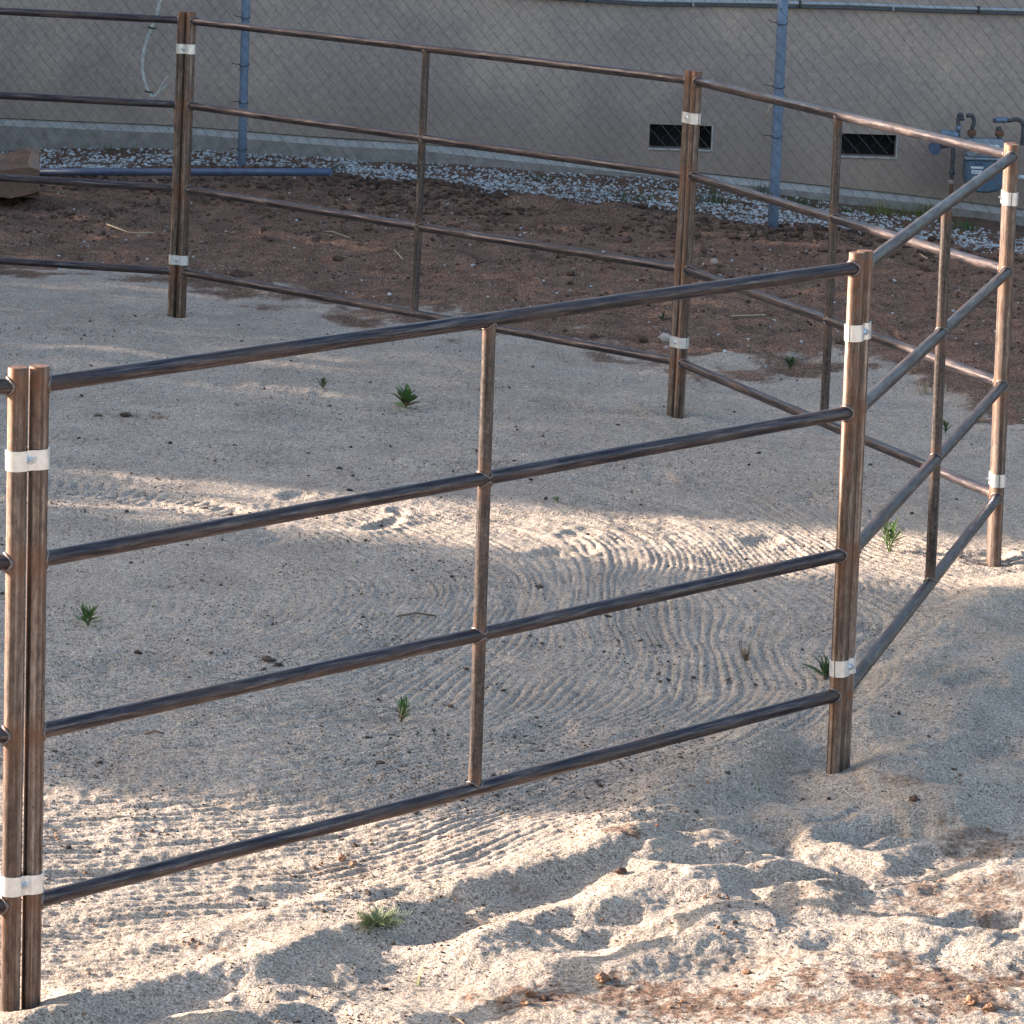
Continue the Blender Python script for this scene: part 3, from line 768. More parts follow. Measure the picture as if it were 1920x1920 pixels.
# ------------------------------------------------------------------ chain link fence
FA = at_y(453, 317, 26.55); FBp = at_y(1449, 423, 24.95)
fx = (FBp-FA)[:2]; fL = np.hypot(*fx); fd = fx/fL
def fence_pt(s, z): return Vector((FA[0]+fd[0]*s, FA[1]+fd[1]*s, z))
def build_fence():
    root = empty('chain_link_fence', Vector(FA)); tag(root, 'chain link fence on blue grey galvanized posts in front of the house', 'fence')
    def gz(s): q = fence_pt(s, 0); return float(H(np.array([q.x]), np.array([q.y]))[0])
    for (ub, vb, ut, vt, s, r) in ((453, 317, 461, 0, 0, .029), (1449, 423, 1468, 0, fL, .033)):
        y = FA[1]+fd[1]*s
        b = Vector(at_y(ub, vb, y)); t = Vector(at_y(ut, vt, y)); d = (t-b)
        po = cylinder('post', b-d*.05, b+d*(1.25 if s == 0 else 1.1), r, MGALV, root, 20, 4)
        for k, f in enumerate((.12, .40, .62, .90)):
            c = b+d*f; pts = []
            for q in range(14):
                an = 2*math.pi*q/14*1.0; pts.append(Vector((math.cos(an)*(r+.004), math.sin(an)*(r+.004), .01*math.sin(an)))+c)
            V, Fc = tube_geo(pts+[pts[0]], .0028, 5)
            tube_geo([c+Vector((-r-.002, -.01, 0)), c+Vector((-r-.03, -.02, .004)), c+Vector((-r-.055, -.02, -.010+.01*k))], .0028, 5, False, V, Fc)
            w = mk('tie_wire', V, Fc, MTIE, root.parent); par(w, root)
    for s in (-fL, 2*fL):
        q = fence_pt(s, 0); z0 = gz(s); cylinder('post', (q.x, q.y, z0-.2), (q.x, q.y, z0+1.75), .03, MGALV, root, 20, 2)
    # woven wires, each a zigzag up the fence; pitch .098
    P = .098; w = P/2; hz = P*.50
    V = []; Fc = []; n = 4; r = .0016
    yoff = -.034
    per = np.array([fd[1], -fd[0]])
    if per[1] > 0: per = -per
    VV = []; FF = []
    s0 = -fL*.62; i = 0
    zt = 1.62
    while s0 + i*w < fL*1.75:
        s = s0+i*w; zb = gz(s)+.01; m = int((zt+.5)/hz)+1
        zlo = math.floor((zb+.5)/hz)
        pts = []
        for k in range(zlo, m):
            z = -.5+k*hz
            off = w*((k+i) % 2) - w/2
            sag = .004*math.sin(s*9+z*5)+.003*math.sin(s*23+z*11)
            q = (s+off*1.0+sag, z+sag)
            dd = .036 + .0022*(1 if (k+i) % 2 else -1)
            pts.append((FA[0]+fd[0]*q[0]+per[0]*dd, FA[1]+fd[1]*q[0]+per[1]*dd, q[1]))
        pts = np.array(pts); L = len(pts)
        base = sum(len(a) for a in VV)
        ring = []
        for a_ in range(n):
            an = 2*math.pi*a_/n+.4
            ring.append(pts + np.array([fd[0]*r*math.cos(an), fd[1]*r*math.cos(an)+0, 0]) + np.array([per[0]*r*math.sin(an), per[1]*r*math.sin(an), 0]) + np.array([0, 0, r*.7*math.cos(an)]))
        R_ = np.stack(ring, 1).reshape(-1, 3); VV.append(R_)
        a_ = np.arange(L-1)[:, None]*n; k = np.arange(n)[None]; k2 = (k+1) % n
        FF.append((base+np.stack([a_+k, a_+k2, a_+n+k2, a_+n+k], -1)).reshape(-1, 4))
        i += 1
    o = mk_np('wire_mesh', np.concatenate(VV), np.concatenate(FF), MWIRE); par(o, root); o['kind'] = 'stuff'
build_fence()

# cable tied to the fence
def spline(pts, n=8):
    out = []; P = [np.array(p, float) for p in pts]; P = [2*P[0]-P[1]]+P+[2*P[-1]-P[-2]]
    for i in range(1, len(P)-2):
        for k in range(n):
            t = k/n; a, b, c, d = P[i-1], P[i], P[i+1], P[i+2]
            out.append(.5*((2*b)+(-a+c)*t+(2*a-5*b+4*c-d)*t*t+(-a+3*b-3*c+d)*t**3))
    out.append(P[-2]); return out
cabY = 26.9
cab = [Vector(at_y(u, v, cabY)) for u, v in spline([(303, -30), (300, 0), (291, 35), (283, 55), (271, 88), (267, 115), (268, 140), (273, 160), (280, 173)])]
cb_ = empty('hanging_cable', cab[-1]); tag(cb_, 'pale cut cable hanging in a curve against the house wall at upper left', 'cable')
tube('cable_run', cab, .0125, MCABLE, cb_, 8)
for pp in ([(280, 173), (284, 181), (292, 179), (303, 160), (314, 143)], [(281, 174), (286, 179), (296, 174), (308, 164), (314, 161), (309, 158)]):
    tube('frayed_end', [Vector(at_y(u, v, cabY-.01)) for u, v in spline(pp, 5)], .0055, MCABLE, cb_, 6)
for (u, v) in ((285, 52), (279, 172)):
    c = Vector(at_y(u, v, cabY)); tube('cable_tie', [c+Vector((-.028, -.013, .006)), c+Vector((0, -.016, 0)), c+Vector((.028, -.013, -.004))], .006, MTIE, cb_, 6)
# dry twig caught in the fence
tw = [Vector(at_y(u, v, 24.93)) for u, v in ((1434, 222), (1443, 203), (1449, 192))]
tag(tube('dead_twig', tw, .005, MSTRAW, None, 6), 'pale twig caught in the chain link left of the right fence post', 'twig')

# ------------------------------------------------------------------ gas meter
def build_meter():
    Y = WALL_Y-.32
    def q(u, v, dy=0): return Vector(at_y(u, v, Y+dy))
    root = empty('gas_meter', q(1845, 372)); tag(root, 'blue grey gas meter with looping pipes on the house wall at right', 'gas meter')
    a = q(1810, 297); b = q(1881, 357)
    # body: rounded, tapering at the bottom
    prof = [(-.5, .5), (.5, .5), (.52, .1), (.50, -.25), (.36, -.48), (.1, -.56), (-.15, -.56), (-.38, -.46), (-.5, -.22), (-.53, .1)]
    cx, cz = (a.x+b.x)/2, (a.z+b.z)/2; w, h = b.x-a.x, a.z-b.z
    V = []; Fc = []; n = len(prof)
    for (dy, s) in ((-.085, .90), (-.07, 1), (.07, 1), (.085, .9)):
        for (px, pz) in prof: V.append((cx+px*w*s, Y+dy, cz+pz*h*s))
    for i in range(3):
        for k in range(n):
            k2 = (k+1) % n; Fc.append((i*n+k, i*n+k2, (i+1)*n+k2, (i+1)*n+k))
    Fc.append(tuple(range(n))[::-1]); Fc.append(tuple(range(3*n, 4*n)))
    body = mk('meter_body', V, Fc, MMETER, False, root)
    t0 = q(1812, 258); t1 = q(1880, 294)
    boxobj('meter_head', (t0.x, Y-.08, t1.z), (t1.x, Y+.08, t0.z), MMETL, root, .012, 3)
    boxobj('flange', (t0.x-.012, Y-.092, t1.z-.02), (t1.x+.012, Y+.092, t1.z-.002), MMETL, root, .004, 1)
    wn0 = q(1824, 268); wn1 = q(1870, 287)
    boxobj('dial_window', (wn0.x, Y-.090, wn1.z), (wn1.x, Y-.081, wn0.z), MWHITE, root, .003, 1)
    boxobj('dial', (wn0.x+.01, Y-.093, wn1.z+.012), (wn0.x+.03, Y-.0905, wn1.z+.03), MRUST, root)
    for (u0, v0, u1, v1) in ((1818, 309, 1842, 314), (1819, 316, 1838, 324)):
        s0 = q(u0, v0); s1 = q(u1, v1); st = boxobj('sticker', (s0.x, Y-.090, s1.z), (s1.x, Y-.0865, s0.z), MWHITE, root)
    s0 = q(1826, 302); s1 = q(1840, 308); boxobj('sticker', (s0.x, Y-.090, s1.z), (s1.x, Y-.0866, s0.z), MINK, root)
    s0 = q(1822, 318.6); s1 = q(1835, 319.6); boxobj('sticker_print', (s0.x, Y-.0915, s1.z), (s1.x, Y-.0902, s0.z), MINK, root)
    s0 = q(1822, 321); s1 = q(1833, 322); boxobj('sticker_print', (s0.x, Y-.0915, s1.z), (s1.x, Y-.0902, s0.z), MINK, root)
    # round boss on the body
    cc = q(1826, 334); V = []; Fc = []
    for (r, dy) in ((.026, -.084), (.024, -.094), (.0001, -.097)):
        for k in range(16): an = 2*math.pi*k/16; V.append((cc.x+r*math.cos(an), Y+dy, cc.z+r*math.sin(an)))
    for i in range(2):
        for k in range(16): k2 = (k+1) % 16; Fc.append((i*16+k, i*16+k2, i*16+16+k2, i*16+16+k))
    mk('boss', V, Fc, MMETL, True, root)
    def pipe(name, px, r, mat, n=10): return tube(name, [Vector(at_y(u, v, Y)) for u, v in spline(px, 6)], r, mat, root, n)
    pipe('inlet_loop', [(1822, 262), (1822, 245), (1826, 228), (1822, 217), (1812, 217)], .015, MPIPE)
    pipe('inlet_loop', [(1805, 226), (1802, 214), (1797, 220), (1797, 238), (1797, 256)], .014, MPIPE)
    pipe('outlet_loop', [(1874, 262), (1874, 248), (1872, 238)], .019, MPIPE)
    pipe('outlet_loop', [(1862, 226), (1875, 226), (1892, 226), (1908, 224), (1918, 232), (1918, 250), (1916, 272)], .014, MPIPE)
    pipe('tee_fitting', [(1866, 225), (1876, 225), (1888, 225)], .021, MGALV)
    def ring(u, v, r, h, mat, name='union_nut'):
        c = Vector(at_y(u, v, Y)); cylinder(name, c-Vector((0, 0, h/2)), c+Vector((0, 0, h/2)), r, mat, root, 8, 1)
    ring(1822, 249, .030, .035, MRUST); ring(1874, 250, .030, .035, MRUST); ring(1797, 240, .02, .03, MGALV)
    ring(1802, 222, .02, .02, MPIPE)
    # regulator
    c = Vector(at_y(1776, 247, Y)); cylinder('regulator', c+Vector((-.045, 0, -.01)), c+Vector((.075, 0, -.025)), .028, MGALV, root, 12, 1)
    c = Vector(at_y(1752, 278, Y)); cylinder('regulator_cap', c+Vector((0, -.05, .0)), c+Vector((0, .04, .0)), .040, MBLUE, root, 16, 1)
    cylinder('regulator_body', c+Vector((0.02, -.0, .01)), c+Vector((.10, 0, .03)), .02, MPIPE, root, 10, 1)
    pipe('riser', [(1787, 258), (1787, 290), (1785, 320), (1784, 346)], .014, MPIPE)
    pipe('riser_foot', [(1784, 346), (1783, 375), (1782, 402)], .013, MRUST)
    ring(1785, 323, .020, .03, MPIPE, 'valve'); ring(1784, 341, .024, .03, MPEB, 'valve')
    c0 = Vector(at_y(1908, 332, Y)); cylinder('wall_stub', c0, c0+Vector((.08, .0, 0)), .016, MWHITE, root, 10, 1)
    cylinder('wall_bracket', Vector(at_y(1845, 270, Y))+Vector((0, .08, 0)), Vector((at_y(1845, 270, Y)[0], WALL_Y+.02, at_y(1845, 270, Y)[2])), .015, MPIPE, root, 8, 1)
build_meter()

# ------------------------------------------------------------------ stones
def ico():
    t = (1+5**.5)/2
    v = np.array([(-1, t, 0), (1, t, 0), (-1, -t, 0), (1, -t, 0), (0, -1, t), (0, 1, t), (0, -1, -t), (0, 1, -t), (t, 0, -1), (t, 0, 1), (-t, 0, -1), (-t, 0, 1)], float)
    v /= np.linalg.norm(v[0])
    f = np.array([(0, 11, 5), (0, 5, 1), (0, 1, 7), (0, 7, 10), (0, 10, 11), (1, 5, 9), (5, 11, 4), (11, 10, 2), (10, 7, 6), (7, 1, 8), (3, 9, 4), (3, 4, 2), (3, 2, 6), (3, 6, 8), (3, 8, 9), (4, 9, 5), (2, 4, 11), (6, 2, 10), (8, 6, 7), (9, 8, 1)])
    return v, f
IV, IF = ico()
def scatter(name, x, y, size, mat, label, cat, flat=.65, sink=.25, jitter=.28, smooth=False, seed=1):
    r = np.random.default_rng(seed); n = len(x)
    z = H(x, y)
    V = IV[None]*(1+jitter*r.uniform(-1, 1, (n, 12, 1)))
    V = V*np.stack([r.uniform(.8, 1.35, n), r.uniform(.7, 1.1, n), r.uniform(flat*.7, flat*1.25, n)], -1)[:, None, :]
    a = r.uniform(0, 6.28, n); c, s = np.cos(a)[:, None], np.sin(a)[:, None]
    X = V[..., 0]*c - V[..., 1]*s; Y_ = V[..., 0]*s + V[..., 1]*c; Z_ = V[..., 2]
    tl = r.normal(0, .3, (n, 1)); Z2 = Z_*np.cos(tl)+X*np.sin(tl); X2 = X*np.cos(tl)-Z_*np.sin(tl)
    P = np.stack([X2, Y_, Z2], -1)*size[:, None, None]*.5
    P += np.stack([x, y, z+size*.5*flat*(1-2*sink)], -1)[:, None, :]
    Fq = (IF[None]+np.arange(n)[:, None, None]*12).reshape(-1, 3)
    o = mk_np(name, P.reshape(-1, 3), Fq, mat, smooth)
    tag(o, label, cat, None, 'stuff'); return o
# gravel along the fence
r = np.random.default_rng(5)
n = 42000
gx_ = r.uniform(-6, 6, n); glo = np.interp(gx_, gl[:, 0], gl[:, 1]); dy = r.uniform(-.15, 2.6, n)
wid = .42+.38*sstep(-1.5, 1.5, gx_)
dens = np.where(dy < wid, .85, .75*np.exp(-(dy-wid)/.7)+.10)
dens *= sstep(-.1, .05, dy)
leftgap = np.where((gx_ < -1.4), .85, 1.0)
dens *= leftgap*(.55+.8*np.clip(fbm(gx_, dy, .5, 3, 101)+.5, 0, 1))
keep = (r.uniform(0, 1, n) < dens) & (glo+dy < WALL_Y-.1)
gx_, gy_ = gx_[keep], (glo+dy)[keep]
scatter('gravel', gx_, gy_, r.uniform(.008, .030, len(gx_)), MGRAV, 'white crushed rock strewn in a strip along the fence', 'gravel', seed=5)
print('gravel', len(gx_))
# clods in the soil
n = 15000
cx_ = r.uniform(-4.5, 4.5, n); ce = np.interp(cx_, de[:, 0], de[:, 1]); cg = np.interp(cx_, gl[:, 0], gl[:, 1])
tt = r.uniform(0, 1, n)**.55; cy_ = ce+(cg-ce)*tt*(.96+.06*sstep(-1.5, -.3, cx_))
pk = np.clip(fbm(cx_, cy_, .8, 3, 111)+.45, 0, 1)*(.35+.65*tt**2)
keep = r.uniform(0, 1, n) < pk
cx_, cy_, tk = cx_[keep], cy_[keep], tt[keep]
sz = r.uniform(.010, .030, len(cx_))*(1+1.3*tk**5) + (r.uniform(0, 1, len(cx_)) > .965)*.04
scatter('soil_clods', cx_, cy_, sz, MCLOD, 'dark brown lumps of turned soil between the sand and the gravel', 'soil', .7, .3, seed=6)
n = 420
px_ = r.uniform(-4.2, 4.2, n); pe = np.interp(px_, de[:, 0], de[:, 1]); pg = np.interp(px_, gl[:, 0], gl[:, 1]); py_ = pe+(pg-pe)*r.uniform(0, 1, n)
scatter('small_pale_stones', px_, py_, r.uniform(.008, .024, n), MGRAV, 'small pale stones scattered over the brown soil', 'pebbles', seed=7)
# litter on the sand
n = 60000
u = r.uniform(-50, 2000, n); v = 600+1350*r.uniform(0, 1, n)**1.25
pts = np.array([at_z(a, b)[:2] for a, b in zip(u, v)])
pk = np.clip(fbm(pts[:, 0], pts[:, 1], .6, 4, 121, .65)*1.3+.22, .03, 1)
inpen = pen_dist(pts[:, 0], pts[:, 1]) > -.1
pk = np.where(inpen, pk, pk*.35)
keep = r.uniform(0, 1, n) < pk
pts = pts[keep]; s_ = r.uniform(.003, .0085, len(pts)) + (r.uniform(0, 1, len(pts)) > .985)*.012
scatter('sand_litter', pts[:, 0], pts[:, 1], s_, MDUNG, 'dark crumbs of bark and dung sprinkled over the sand', 'litter', .55, .2, seed=8)
n = 150; u = r.uniform(60, 1900, n); v = r.uniform(1480, 1915, n)
pts = np.array([at_z(a, b)[:2] for a, b in zip(u, v)])
scatter('reddish_crumbs', pts[:, 0], pts[:, 1], r.uniform(.004, .012, n), MRED, 'reddish crumbs of soil on the foreground sand', 'soil', .6, .2, seed=9)

def rock(name, u, v, w, h, d, mat, label, cat, z=None, y=None, seed=1, sub=2, rough=.25, flat=False, group=None):
    bm = bmesh.new(); bmesh.ops.create_icosphere(bm, subdivisions=sub+1, radius=1)
    rs = random.Random(seed); off = Vector((rs.uniform(0, 50),)*3)
    from mathutils import noise
    planes = [(Vector((rs.uniform(-1, 1), rs.uniform(-1, 1), rs.uniform(-.7, 1))).normalized(), rs.uniform(.62, .88)) for _ in range(9)]
    for vt in bm.verts:
        c = vt.co.copy()
        for nrm, dd in planes:
            k = c.dot(nrm)
            if k > dd: c -= nrm*(k-dd)
        c *= 1+rough*noise.noise(vt.co*1.6+off)+rough*.5*noise.noise(vt.co*4+off)
        vt.co = Vector((c.x*w/2, c.y*d/2, c.z*h/2))
    me = bpy.data.meshes.new(name); bm.to_mesh(me); bm.free(); me.materials.append(mat)
    o = bpy.data.objects.new(name, me); COL.objects.link(o)
    p = at_z(u, v) if y is None else at_y(u, v, y)
    gz_ = float(H(np.array([p[0]]), np.array([p[1]]))[0])
    # step once for the height of the ground there
    if y is None: p = at_z(u, v, gz_); gz_ = float(H(np.array([p[0]]), np.array([p[1]]))[0])
    o.location = (p[0], p[1], gz_+h*.28); o.rotation_euler[2] = rs.uniform(-.3, .3)
    tag(o, label, cat, group); return o
# big block at the left edge
def block():
    from mathutils import noise
    yb = 24.2; cols = [-90, -30, 20, 58, 73]
    rows = [(0, [372, 371, 369, 365, 358]), (-.02, [322, 320, 317, 314, 318]), (.22, [290, 291, 286, 275, 279]), (.40, [300, 300, 295, 292, 300]), (.42, [368]*5)]
    V = []; Fc = []; n = 5
    for dy, vs in rows:
        for u, v in zip(cols, vs):
            q = Vector(at_y(u, v, yb+dy)); V.append(q+Vector((0, .02*noise.noise(q*8), 0)))
    for i in range(4):
        for k in range(n-1): Fc.append((i*n+k, i*n+k+1, (i+1)*n+k+1, (i+1)*n+k))
    for c in (0, n-1): Fc.append(tuple(i*n+c for i in range(5)) if c == 0 else tuple(i*n+c for i in range(4, -1, -1)))
    Fc.append(tuple(range(n))[::-1][:0] or (4*n, 4*n+1, 4*n+2, 4*n+3, 4*n+4, 4, 3, 2, 1, 0))
    o = mk('stone_block', V, Fc, MROCK, False)
    bm = bmesh.new(); bm.from_mesh(o.data); bmesh.ops.triangulate(bm, faces=bm.faces)
    bmesh.ops.subdivide_edges(bm, edges=bm.edges[:], cuts=4, use_grid_fill=True)
    for vt in bm.verts: vt.co += Vector((noise.noise(vt.co*13), noise.noise(vt.co*13+Vector((9, 0, 0))), noise.noise(vt.co*13+Vector((0, 9, 0)))))*.010 + Vector((0, 1, 1))*noise.noise(vt.co*45)*.004
    bmesh.ops.recalc_face_normals(bm, faces=bm.faces)
    bm.to_mesh(o.data); bm.free()
    tag(o, 'tan broken stone block lying on the soil at the left edge', 'stone')
block()
rock('stone', 1339, 496, .055, .05, .05, MPEB, 'pinkish stone alone on the brown soil just right of the back double post', 'stone', seed=2, rough=.1)
rock('stone', 1245, 642, .085, .055, .06, MPEB, 'tan stone lying at the foot of the back double post beside the lower clamp', 'stone', seed=4, rough=.15)
rock('stone', 1262, 640, .05, .035, .05, MRED, 'reddish stone touching the tan stone by the back double post', 'stone', seed=5, rough=.15)
rock('brick_fragment', 106, 341, .055, .045, .05, MRED, 'orange brick fragment beside the tan stone block', 'brick piece', seed=6)
rock('stone', 1385, 820, .06, .035, .05, MDUNG, 'flat dark clod on the sand below the right-hand fence rails', 'clod', seed=12)
rock('soil_clump', 1830, 790, .10, .05, .08, MRED, 'reddish soil clump on the sand near the right-hand posts', 'clod', seed=13)
rock('soil_clump', 448, 515, .16, .06, .14, MCLOD, 'brown soil clump at the sand edge right of the back left double post', 'clod', seed=14)
ROW = [(945, 1879, .045, 'leftmost, lit tan clod of the row at the bottom centre of the sand'), (995, 1868, .04, 'reddish clod at the top right of the bottom centre row'),
       (985, 1885, .035, 'clod in the middle of the bottom centre row'), (1020, 1875, .03, 'dark brown clod at the right end of the bottom centre row'),
       (1130, 1845, .05, 'rounded reddish clod on the bare soil patch at the bottom of the picture'), (640, 1617, .035, 'reddish clod under the lowest front rail near the left foreground posts'),
       (662, 1620, .03, 'small reddish clod touching the right side of another under the lowest front rail'), (1165, 1600, .04, 'brown clod on the crest of the foreground sand ridge'),
       (1820, 1880, .05, 'tan clod on the soil patch in the bottom right corner'), (1855, 1892, .04, 'smaller clod right of the tan one in the bottom right corner'),
       (1715, 1492, .035, 'brown clod on the mound right of the nearest right-hand post'), (1400, 1822, .03, 'small brown clod in the trodden sand at lower right')]
for k, (u, v, s, lab) in enumerate(ROW):
    rock('soil_clod', u, v, s*.8, s*.55, s*.8, MCLOD if k in (3, 7, 10) else MRED, lab, 'clod', seed=20+k, rough=.45)
ROW2 = [(503, 1243, .045, 'largest dark dung lump, lying between the left foreground posts and the stay'), (523, 1250, .03, 'smaller dark lump at the right of the largest one'),
        (712, 1432, .032, 'dark lump on the sand just left of the foot of the front stay'), (235, 782, .05, 'flat dark clod in the long dark patch behind the left foreground posts'),
        (185, 780, .04, 'flat dark clod at the left end of the long dark patch'), (1012, 1102, .032, 'dark lump on the sand right of the front stay'),
        (636, 880, .03, 'dark lump at the sunlit streak left of the front stay'), (258, 1228, .03, 'dark lump on the shaded sand right of the left foreground posts')]
for k, (u, v, s, lab) in enumerate(ROW2):
    rock('dark_clod', u, v, s, s*.5, s*.8, MDUNG, lab, 'clod', seed=80+k, rough=.45)
LOOSE = [(612, 1612), (1190, 1592), (1360, 1690), (1320, 1515), (780, 1465), (1260, 1872), (88, 1552), (340, 1752), (270, 1545), (830, 1670), (1460, 1750), (1370, 1765), (1505, 1492), (1788, 1476), (1875, 1550)]
lp_ = np.array([at_z(*q)[:2] for q in LOOSE]); lp_ = np.concatenate([lp_+r.normal(0, .03, lp_.shape) for _ in range(5)])
scatter('brown_crumbs', lp_[:, 0], lp_[:, 1], r.uniform(.005, .014, len(lp_)), MRED, 'small brown crumbs in loose clusters on the trodden sand', 'soil', .7, .2, seed=10)

# ------------------------------------------------------------------ blue pipe lying on the ground
a = Vector(at_y(18, 322, 25.6)); b = Vector(at_y(620, 323, 24.4))
pp = cylinder('blue_pipe', a, b, .024, MBLUE, None, 20, 4); tag(pp, 'long blue grey steel pipe lying on the soil behind the back left posts', 'pipe')

# twigs and straws
for k, (pts_, lab) in enumerate([([(200, 432), (245, 440), (290, 442)], 'long pale straw on the brown soil left of the back left posts'),
        ([(285, 358), (305, 370), (325, 376)], 'pale twig on the soil just left of the back left posts'),
        ([(597, 436), (625, 440), (655, 446)], 'pale straw between the back left posts and the dark stay'),
        ([(738, 478), (747, 487), (755, 492)], 'short pale twig on the soil just left of the dark stay'),
        ([(745, 1160), (780, 1156), (818, 1158)], 'thin dark twig lying on the raked sand in the middle of the pen'),
        ([(400, 678), (420, 672), (434, 668)], 'forked dark twig on the pale sand near the back left posts'),
        ([(1370, 590), (1410, 592), (1435, 590)], 'pale straw on the soil right of the back double post'),
        ([(1725, 470), (1738, 478), (1748, 484)], 'pale twig on the soil near the long sunlit rail'),
        ([(767, 1905), (785, 1912), (803, 1920)], 'pale dry stick at the bottom edge of the sand'),
        ([(845, 1890), (862, 1903), (885, 1915)], 'thin dark stick at the bottom edge beside the pale stick'),
        ([(272, 1376), (290, 1378), (307, 1381)], 'short dark twig on the shaded sand near the left foreground post'),
        ([(1440, 385), (1460, 400), (1475, 412)], 'dry stalk leaning at the foot of the right fence post')]):
    P = []
    for (u, v) in pts_:
        q = at_z(u, v); P.append(Vector((q[0], q[1], float(H(np.array([q[0]]), np.array([q[1]]))[0])+.006)))
    P[1].z += .006
    tag(tube('twig', P, .0035 if k in (4, 5, 9, 10) else .005, MDRY if k in (4, 5, 9, 10) else MSTRAW, None, 5), lab, 'twig')

# ------------------------------------------------------------------ plants
def leaf_mesh(L, w, curl=.4, nseg=6, mat=None, name='leaf'):
    V = []; Fc = []
    for i in range(nseg+1):
        t = i/nseg; ww = w*math.sin(math.pi*min(1, (t*.92+.06)))**.8*(1-.15*t); z = curl*L*math.sin(t*1.6)*.6; x = L*t*(1-.12*t*curl)
        V += [(x, -ww/2, z+.12*ww), (x, 0, z-.05*ww), (x, ww/2, z+.12*ww)]
    for i in range(nseg):
        for k in range(2): a = i*3+k; Fc.append((a, a+1, a+4, a+3))
    me = bpy.data.meshes.new(name); me.from_pydata(V, [], Fc); me.polygons.foreach_set('use_smooth', [True]*len(Fc)); me.materials.append(mat); return me
def ground_at(u, v):
    p = at_z(u, v); z = float(H(np.array([p[0]]), np.array([p[1]]))[0]); p = at_z(u, v, z)
    return Vector((p[0], p[1], float(H(np.array([p[0]]), np.array([p[1]]))[0])))
def plant(u, v, label, mat, n, L, w, stem=0.0, spread=(15, 75), curl=.4, seed=0, name='weed', cat='weed', smat=None, stems=1):
    rs = random.Random(seed); p = ground_at(u, v); root = empty(name, p); tag(root, label, cat)
    meshes = [leaf_mesh(L*rs.uniform(.75, 1.15), w*rs.uniform(.8, 1.15), curl*rs.uniform(.5, 1.3), 6, mat) for _ in range(4)]
    meshes.append(leaf_mesh(L*.9, w*.7, curl*1.6, 6, MDRY))
    tops = []
    for s in range(stems):
        a = rs.uniform(0, 6.28); lean = 0 if stems == 1 else rs.uniform(.15, .6)
        if stem: 
            tp = p+Vector((math.cos(a)*lean*stem, math.sin(a)*lean*stem, stem*rs.uniform(.75, 1.1)))
            mid = (p+tp)/2+Vector((rs.uniform(-.1, .1)*stem,)*2+(0,))
            tube('stem', [p-Vector((0, 0, .01)), mid, tp], [.0028, .0022, .0012], smat or mat, root, 5); tops.append((p, tp))
        else: tops.append((p, p+Vector((0, 0, .005))))
    for i in range(n):
        b, t = tops[i % len(tops)]; f = (i//len(tops)+.5)/(n/len(tops))
        c = b.lerp(t, .15+.85*f)
        o = bpy.data.objects.new('leaf', meshes[4 if i < n*.22 and i % 2 == 0 and n > 12 else i % 4]); COL.objects.link(o)
        el = math.radians(rs.uniform(*spread))
        if stem: el = math.radians(spread[0]+(spread[1]-spread[0])*f+rs.uniform(-12, 12))
        o.parent = root; o.location = c-p; o.rotation_euler = (rs.uniform(-.5, .5), -el, i*2.4+rs.uniform(-.3, .3))
        sc = rs.uniform(.75, 1.15)*(1-.25*f); o.scale = (sc, sc, sc)
    return root
plant(760, 768, 'bright green broad leaved weed growing on the shaded sand behind the front rails', MLEAF, 20, .105, .038, .045, (0, 60), .3, 1, stems=2)
plant(606, 728, 'small dark green weed left of the broad leaved weed', MLEAF2, 14, .06, .011, .02, (20, 75), .3, 2)
plant(166, 1172, 'narrow leaved green weed beside the left foreground posts', MLEAF, 30, .075, .012, .045, (0, 65), .3, 3, stems=2)
plant(1668, 1034, 'tallest bushy green weed, seen between the two right-hand posts', MLEAF, 60, .080, .011, .085, (0, 60), .3, 4, stems=5)
plant(1548, 1272, 'dark green weed half hidden behind the nearest right-hand post', MLEAF2, 26, .085, .013, .03, (0, 55), .3, 5, stems=2)
plant(750, 1352, 'green tipped tuft on pale dry stems below the middle of the pen', MLEAF, 34, .05, .008, .055, (15, 70), .3, 6, smat=MSTRAW, stems=6)
plant(1400, 1238, 'dry brown branching weed on the raked sand', MDRY, 18, .035, .004, .055, (20, 70), .2, 7, smat=MDRY, stems=7)
plant(1480, 698, 'dark green weed at the edge of the brown soil right of the back double post', MLEAF2, 20, .075, .016, .03, (20, 75), .3, 8, stems=2)
plant(1242, 600, 'small dark weed on the soil left of the back double post', MLEAF2, 12, .055, .014, .01, (10, 60), .3, 9)
plant(1045, 942, 'tiny grey green sprout on the sunlit streak of sand', MFEATH, 9, .03, .011, .01, (10, 70), .3, 10)
plant(1772, 815, 'small green sprig behind the right-hand rails', MLEAF2, 10, .05, .011, .03, (20, 80), .3, 11)
plant(1185, 925, 'tiny yellow green seedling on the sand right of the grey green sprout', MLEAFY, 5, .022, .008, .0, (10, 70), .3, 12)
